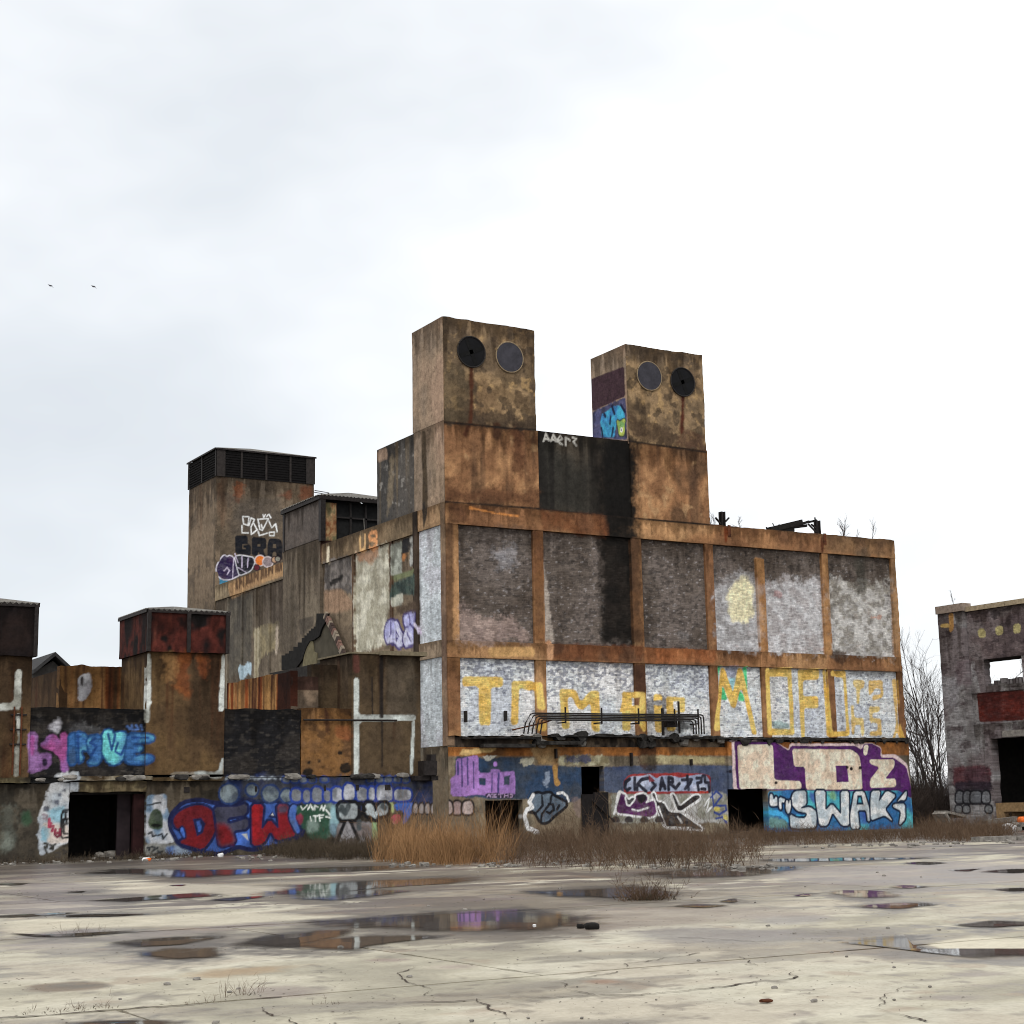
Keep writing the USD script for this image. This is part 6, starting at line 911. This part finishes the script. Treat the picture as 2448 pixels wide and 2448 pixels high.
for k, (x, y0, y1, lab) in enumerate(((88, 225, 90, 'thin bare sapling on the roof right beside the tower'), (290, 238, 165, 'tiny bare sapling right of the first roof post'), (382, 242, 145, 'tiny bare sapling between first roof post and fallen timbers'), (1290, 325, 200, 'bare sapling first right of the roof corner post'), (1368, 335, 180, 'bushy bare sapling midway along the right roof edge'), (1432, 340, 262, 'short bare sapling on the right roof edge'), (1632, 355, 190, 'bare sapling farthest right on the roof edge'))):
    a, b = rp8(x, y0, 65.3), rp8(x, y1, 65.3); tree('roof_sapling', lab, (a[0], 65.3, 15.05), max(b[2]-15.1, .5), 0, 20+k, 1 if k not in (0, 4) else 2, .025, 2, 'saplings growing on the warehouse roof')
a = yz(R1, 840, 140); tree('roof_sapling', 'twig of a plant on top of the ruin pillar', (XR, a[0], a[1]-.05), .75, .05, 40, 1, .02, 2)
for px, py, h, lab, s in ((1225*1.2671, 1697*1.2671, .5, 'dry bush standing in the pavement beside the narrow puddle', 1), (630*1.2671, 1893*1.2671, .11, 'dark weed tuft in the long pavement joint near the middle', 2), (480, 2399, .14, 'dry weed in the front joint next to the tuft', 3), (215, 2412, .2, 'largest weed on the front joint at the left', 4), (90, 2420, .18, 'weed on the front joint closest to the left edge', 5), (145, 2418, .1, 'small weed between two larger ones on the front joint', 8), (196, 2236, .28, 'dry weed on the second joint at the left', 6), (575, 2380, .25, 'single thin stalk above the front joint', 7)):
    c = at(px, py, 2, 0); rr = np.random.default_rng(50+s); pts = c[:2]+rr.normal(0, .03+h*.22, (5 if h < .5 else 40, 2))*[1.6, 1]
    g = thing('weed_tuft', lab, 'weed', (c[0], c[1], 0), 'weeds in the pavement'); stage.GetPrimAtPath(put('stalks', brush(pts, h*(.6+.6*rr.random(len(pts))), rr, 5, 4, .0035 if h < .5 else .009, .5, .8, .02 if h < .5 else .12), M_BRUSH, g)).SetCustomDataByKey('kind', 'stuff')
    put('leaves', brush(c[:2]+rr.normal(0, .03+h*.22, (14 if s != 7 else 2, 2)), np.full(14 if s != 7 else 2, min(.3*h+.03, .25)), rr, 14, 1, .012 if h < .5 else .02, 1.0, .7, .03), M_WEED, g)
wq = np.random.default_rng(77); wp = np.vstack([np.c_[y_*(.15+.85*wq.random()), y_][None] if 0 else [[y_*(.15+.85*wq.random()), y_]] for y_ in 9+40*wq.random(150)**1.3]+[np.c_[x0+(x1-x0)*rc.random(m), y+rc.normal(0, .03, m)] for x0, x1, y, m in ((2.6, 6.5, 13.62, 60), (6, 16, 22.05, 40), (8, 30, 30.5, 40), (10, 30, 38.9, 40))])
single('joint_weeds', brush(wp, .02+.04*rc.random(len(wp)), rc, 10, 2, .008, .9, .7, .05), M_WEED, 'low dark weeds filling the pavement joints', 'weeds', kind='stuff')
# ---------------------------------------------------------------- things on the roof, in the air, on the ground
for k, (x, y0, y1, arms, lab) in enumerate(((195, 228, 95, ((122, 150, 178, 218), (252, 152, 218, 190)), 'black iron post with two stub arms on the roof edge'), (1112, 312, 180, ((1015, 212, 1090, 290), (1045, 215, 1085, 250)), 'black iron post with fallen timbers leaning on it'))):
    a, b = rp8(x, y0), rp8(x, y1); t = thing('iron_post', lab, 'post', a); put('post', cat(bx(a[0]-.11, a[0]+.11, 64.98, 65.02, 15.1, b[2]), bx(a[0]-.11, a[0]-.07, 64.85, 65.15, 15.1, b[2]), bx(a[0]+.07, a[0]+.11, 64.85, 65.15, 15.1, b[2])), M_STEEL, t)
    for g in arms: put('stub_arm', beam(rp8(g[0], g[1]), rp8(g[2], g[3]), .08, .07), M_STEEL, t)
    put('rust_run', bx(a[0]-.09, a[0]+.1, YF-.15, YF-.135, 14.7, 15.3), M_RUST, t)
t = thing('fallen_timbers', 'heap of charred roof timbers collapsed on the roof edge', 'timbers', rp8(800, 270))
for g, w_ in (((640, 268, 945, 195), .3), ((720, 262, 995, 228), .16), ((940, 212, 1092, 178), .13), ((630, 262, 870, 270), .22), ((1078, 150, 1085, 185), .07), ((672, 205, 690, 240), .04), ((735, 215, 730, 250), .05), ((612, 245, 620, 268), .06), ((850, 210, 955, 205), .12), ((880, 240, 1000, 222), .1), ((960, 205, 1020, 185), .1)): put('timber', beam(rp8(g[0], g[1], 65.2), rp8(g[2], g[3], 65.3), w_, w_*.9), M_CHAR, t)
for px, py, sl, lab in ((121, 683, .5, 'tiny gull far up in the sky nearer the left edge'), (224, 685, .6, 'tiny gull far up in the sky, the right one of two')):
    d = ray(px, py); p = EYE+d/np.linalg.norm(d)*190; t = thing('gull', lab, 'bird', p)
    s = trimesh.creation.icosphere(2); put('body', (np.array(s.vertices)*[.2, .09, .08]+p, np.array(s.faces)), plain('gull_grey', (.09, .09, .1), .7), t)
    for k in (-1, 1):
        a, b, c = p, p+RT*.16*k+UP*.10*(1 if k < 0 else -.6), p+RT*.30*k+UP*(.12 if k < 0 else -.22); put('wing', cat(beam(a, b, .16, .025), beam(b, c, .10, .02)), L_+'gull_grey', t)
def bits(name, lab, catg, px, py, size, m, seed, sq=(1, 1, .7), parts=1):
    c = at(px, py, 2, 0); rr = np.random.default_rng(seed); t = thing(name, lab, catg, (c[0], c[1], 0))
    for k in range(parts): put('piece', rock((c[0]+rr.normal(0, size*.8)*(k > 0), c[1]+rr.normal(0, size*.8)*(k > 0), size*.45), size*(1 if k == 0 else .7), seed+k, sq), m[k % len(m)], t, 40)
W_, O_ = plain('white_litter', (.7, .7, .68), .7), plain('orange_litter', C(200, 90, 40), .6)
bits('charred_lump', 'small black lump lying on the damp concrete, the left of two', 'lump', 1388, 2219, .05, [M_CHAR], 1); bits('charred_lump', 'wider black lump on the damp concrete, right of the small one', 'lump', 1415, 2221, .075, [M_CHAR], 2, (1.3, 1, .7))
bits('litter_bag', 'white and orange crumpled litter at the doorway edge', 'litter', 350, 2058, .10, [W_, O_, W_], 3, (1.5, 1, .7), 3); bits('white_block', 'small white block at the foot of the red lettering', 'block', 527, 2048, .09, [W_], 4, (1, 1, 1)); bits('litter_scrap', 'tiny white scrap on the damp concrete', 'litter', 1278, 2214, .022, [W_], 5)
bits('rubble_heap', 'grey rubble in the black doorway', 'rubble', 265, 2050, .2, [M_RUBB], 6, (1.2, 1, .8), 4); bits('dry_leaf', 'brown curled leaf on the front concrete at the right', 'leaf', 1832, 2397, .035, [M_RUST], 7, (1.6, 1, .4))
rb = []; rr = np.random.default_rng(12)
for k in range(260):
    y = 8+48*rr.random()**1.5; x = y*(.15+.85*rr.random()); rb.append(rock((x, y, .005), .004+.011*rr.random()**3*(1+y/14), k, (1.4, 1, .8)))
for px0, py0, px1, py1, m in ((560, 2052, 930, 2040, 40), (930, 2066, 1900, 2074, 70), (1900, 2026, 2420, 2014, 50), (0, 2066, 560, 2046, 40)):
    for k in range(m): s = rr.random(); c = at(px0+(px1-px0)*s, py0+(py1-py0)*s+rr.normal(0, 3), 2, 0); rb.append(rock((c[0], c[1], .02), .03+.07*rr.random()**2, k, (1.3, 1, .7)))
single('rubble', cat(*rb), M_RUBB, 'scattered small stones on the yard and along the weeds', 'rubble', kind='stuff')
rg = np.random.default_rng(31); yy = 7.5+44*rg.random(9000)**1.25; xx = yy*(.14+.88*rg.random(9000)); keep = meshkit.fbm(np.stack([xx*.5, yy*.8, yy*0], 1), 4, 150) > .47; xx, yy = xx[keep], yy[keep]; ng = len(xx); sg = (.0022+.0075*rg.random(ng)**4)*(1+yy/22); ang = rg.random((ng, 1))*6.28+np.array([[0, 1.8, 3.5, 4.9]])+rg.normal(0, .3, (ng, 4)); rad = sg[:, None]*(.6+.6*rg.random((ng, 4)))
Vg = np.stack([xx[:, None]+rad*np.cos(ang)*1.5, yy[:, None]+rad*np.sin(ang), np.full((ng, 4), .001)], -1); Vg = np.concatenate([Vg, np.stack([xx, yy, .002+sg*.18], -1)[:, None]], 1).reshape(-1, 3); kg = np.arange(ng)[:, None, None]*5; fg = (np.array([[0, 1, 4], [1, 2, 4], [2, 3, 4], [3, 0, 4]])[None]+kg).reshape(-1, 3)
single('grit', (Vg, fg), straw('dark_grit', [(0, (.08, .068, .056)), (.5, (.17, .15, .13)), (.8, (.28, .26, .23)), (1, (.5, .48, .44))]), 'grit and crumbs of concrete strewn over the yard', 'gravel', kind='stuff')
def R2at(x, y, v): q = at(R2[0]+x*R2[2], R2[1]+y*R2[2], 1, v); return q
a, b = R2at(595, 1320, 60), R2at(880, 1400, 60); t = thing('broken_slab', 'tilted pale concrete slab in the weeds left of the ruin', 'slab', (a[0], 60, 0)); put('slab', cat(beam(a-[0, 0, .05], b, .9, .12), beam(a-[.1, 0, .1], (a[0]+.4, 60, -.05), .9, .16)), M_RUBB, t); put('iron_bar', beam(R2at(770, 1330, 59.8), R2at(890, 1390, 59.8), .05, .05), M_STEEL, t)
a, b = R2at(1220, 1490, 54), R2at(1670, 1435, 54); t = thing('timber_beam', 'long grey timber propped across rubble before the doorway', 'beam', ((a[0]+b[0])/2, 54, 0)); put('beam', beam(a, b, .3, .22), M_SHEET, t); put('prop', beam((b[0]-.3, 54, 0), b-[.3, 0, .05], .25, .25), M_RUBB, t); put('prop', beam((a[0]+.3, 54, -.05), a+[.3, 0, 0], .25, .25), M_RUBB, t)
c = at(2150+1600*R2[2], 1720+1745*R2[2], 2, 0); t = thing('fallen_kerb', 'pale stone kerb lying at the yard edge before the ruin', 'kerb', (c[0], c[1], 0)); put('kerb_stone', cat(bx(c[0]-1.7, c[0]+.1, c[1]-.2, c[1]+.2, -.05, .16), bx(c[0]+.15, c[0]+1.6, c[1]-.25, c[1]+.15, -.05, .14)), M_RUBB, t)
for x, y, s, m, lab in ((1565, 1570, .28, W_, 'white lump of debris under the timber'), (1780, 1450, .2, O_, 'round orange object on the dock step'), (1680, 1515, .14, M_RUBB, 'small pale stone beside the white debris')):
    q = R2at(x, y, 53); t = thing('debris_lump', lab, 'debris', (q[0], 53, 0)); put('piece', rock((q[0], 53, q[2]), s, int(x), (1.3, 1, .8)), m, t, 40); put('base', bx(q[0]-.3, q[0]+.3, 52.8, 53.3, -.05, max(q[2]-.1, .05)), M_RUBB, t)
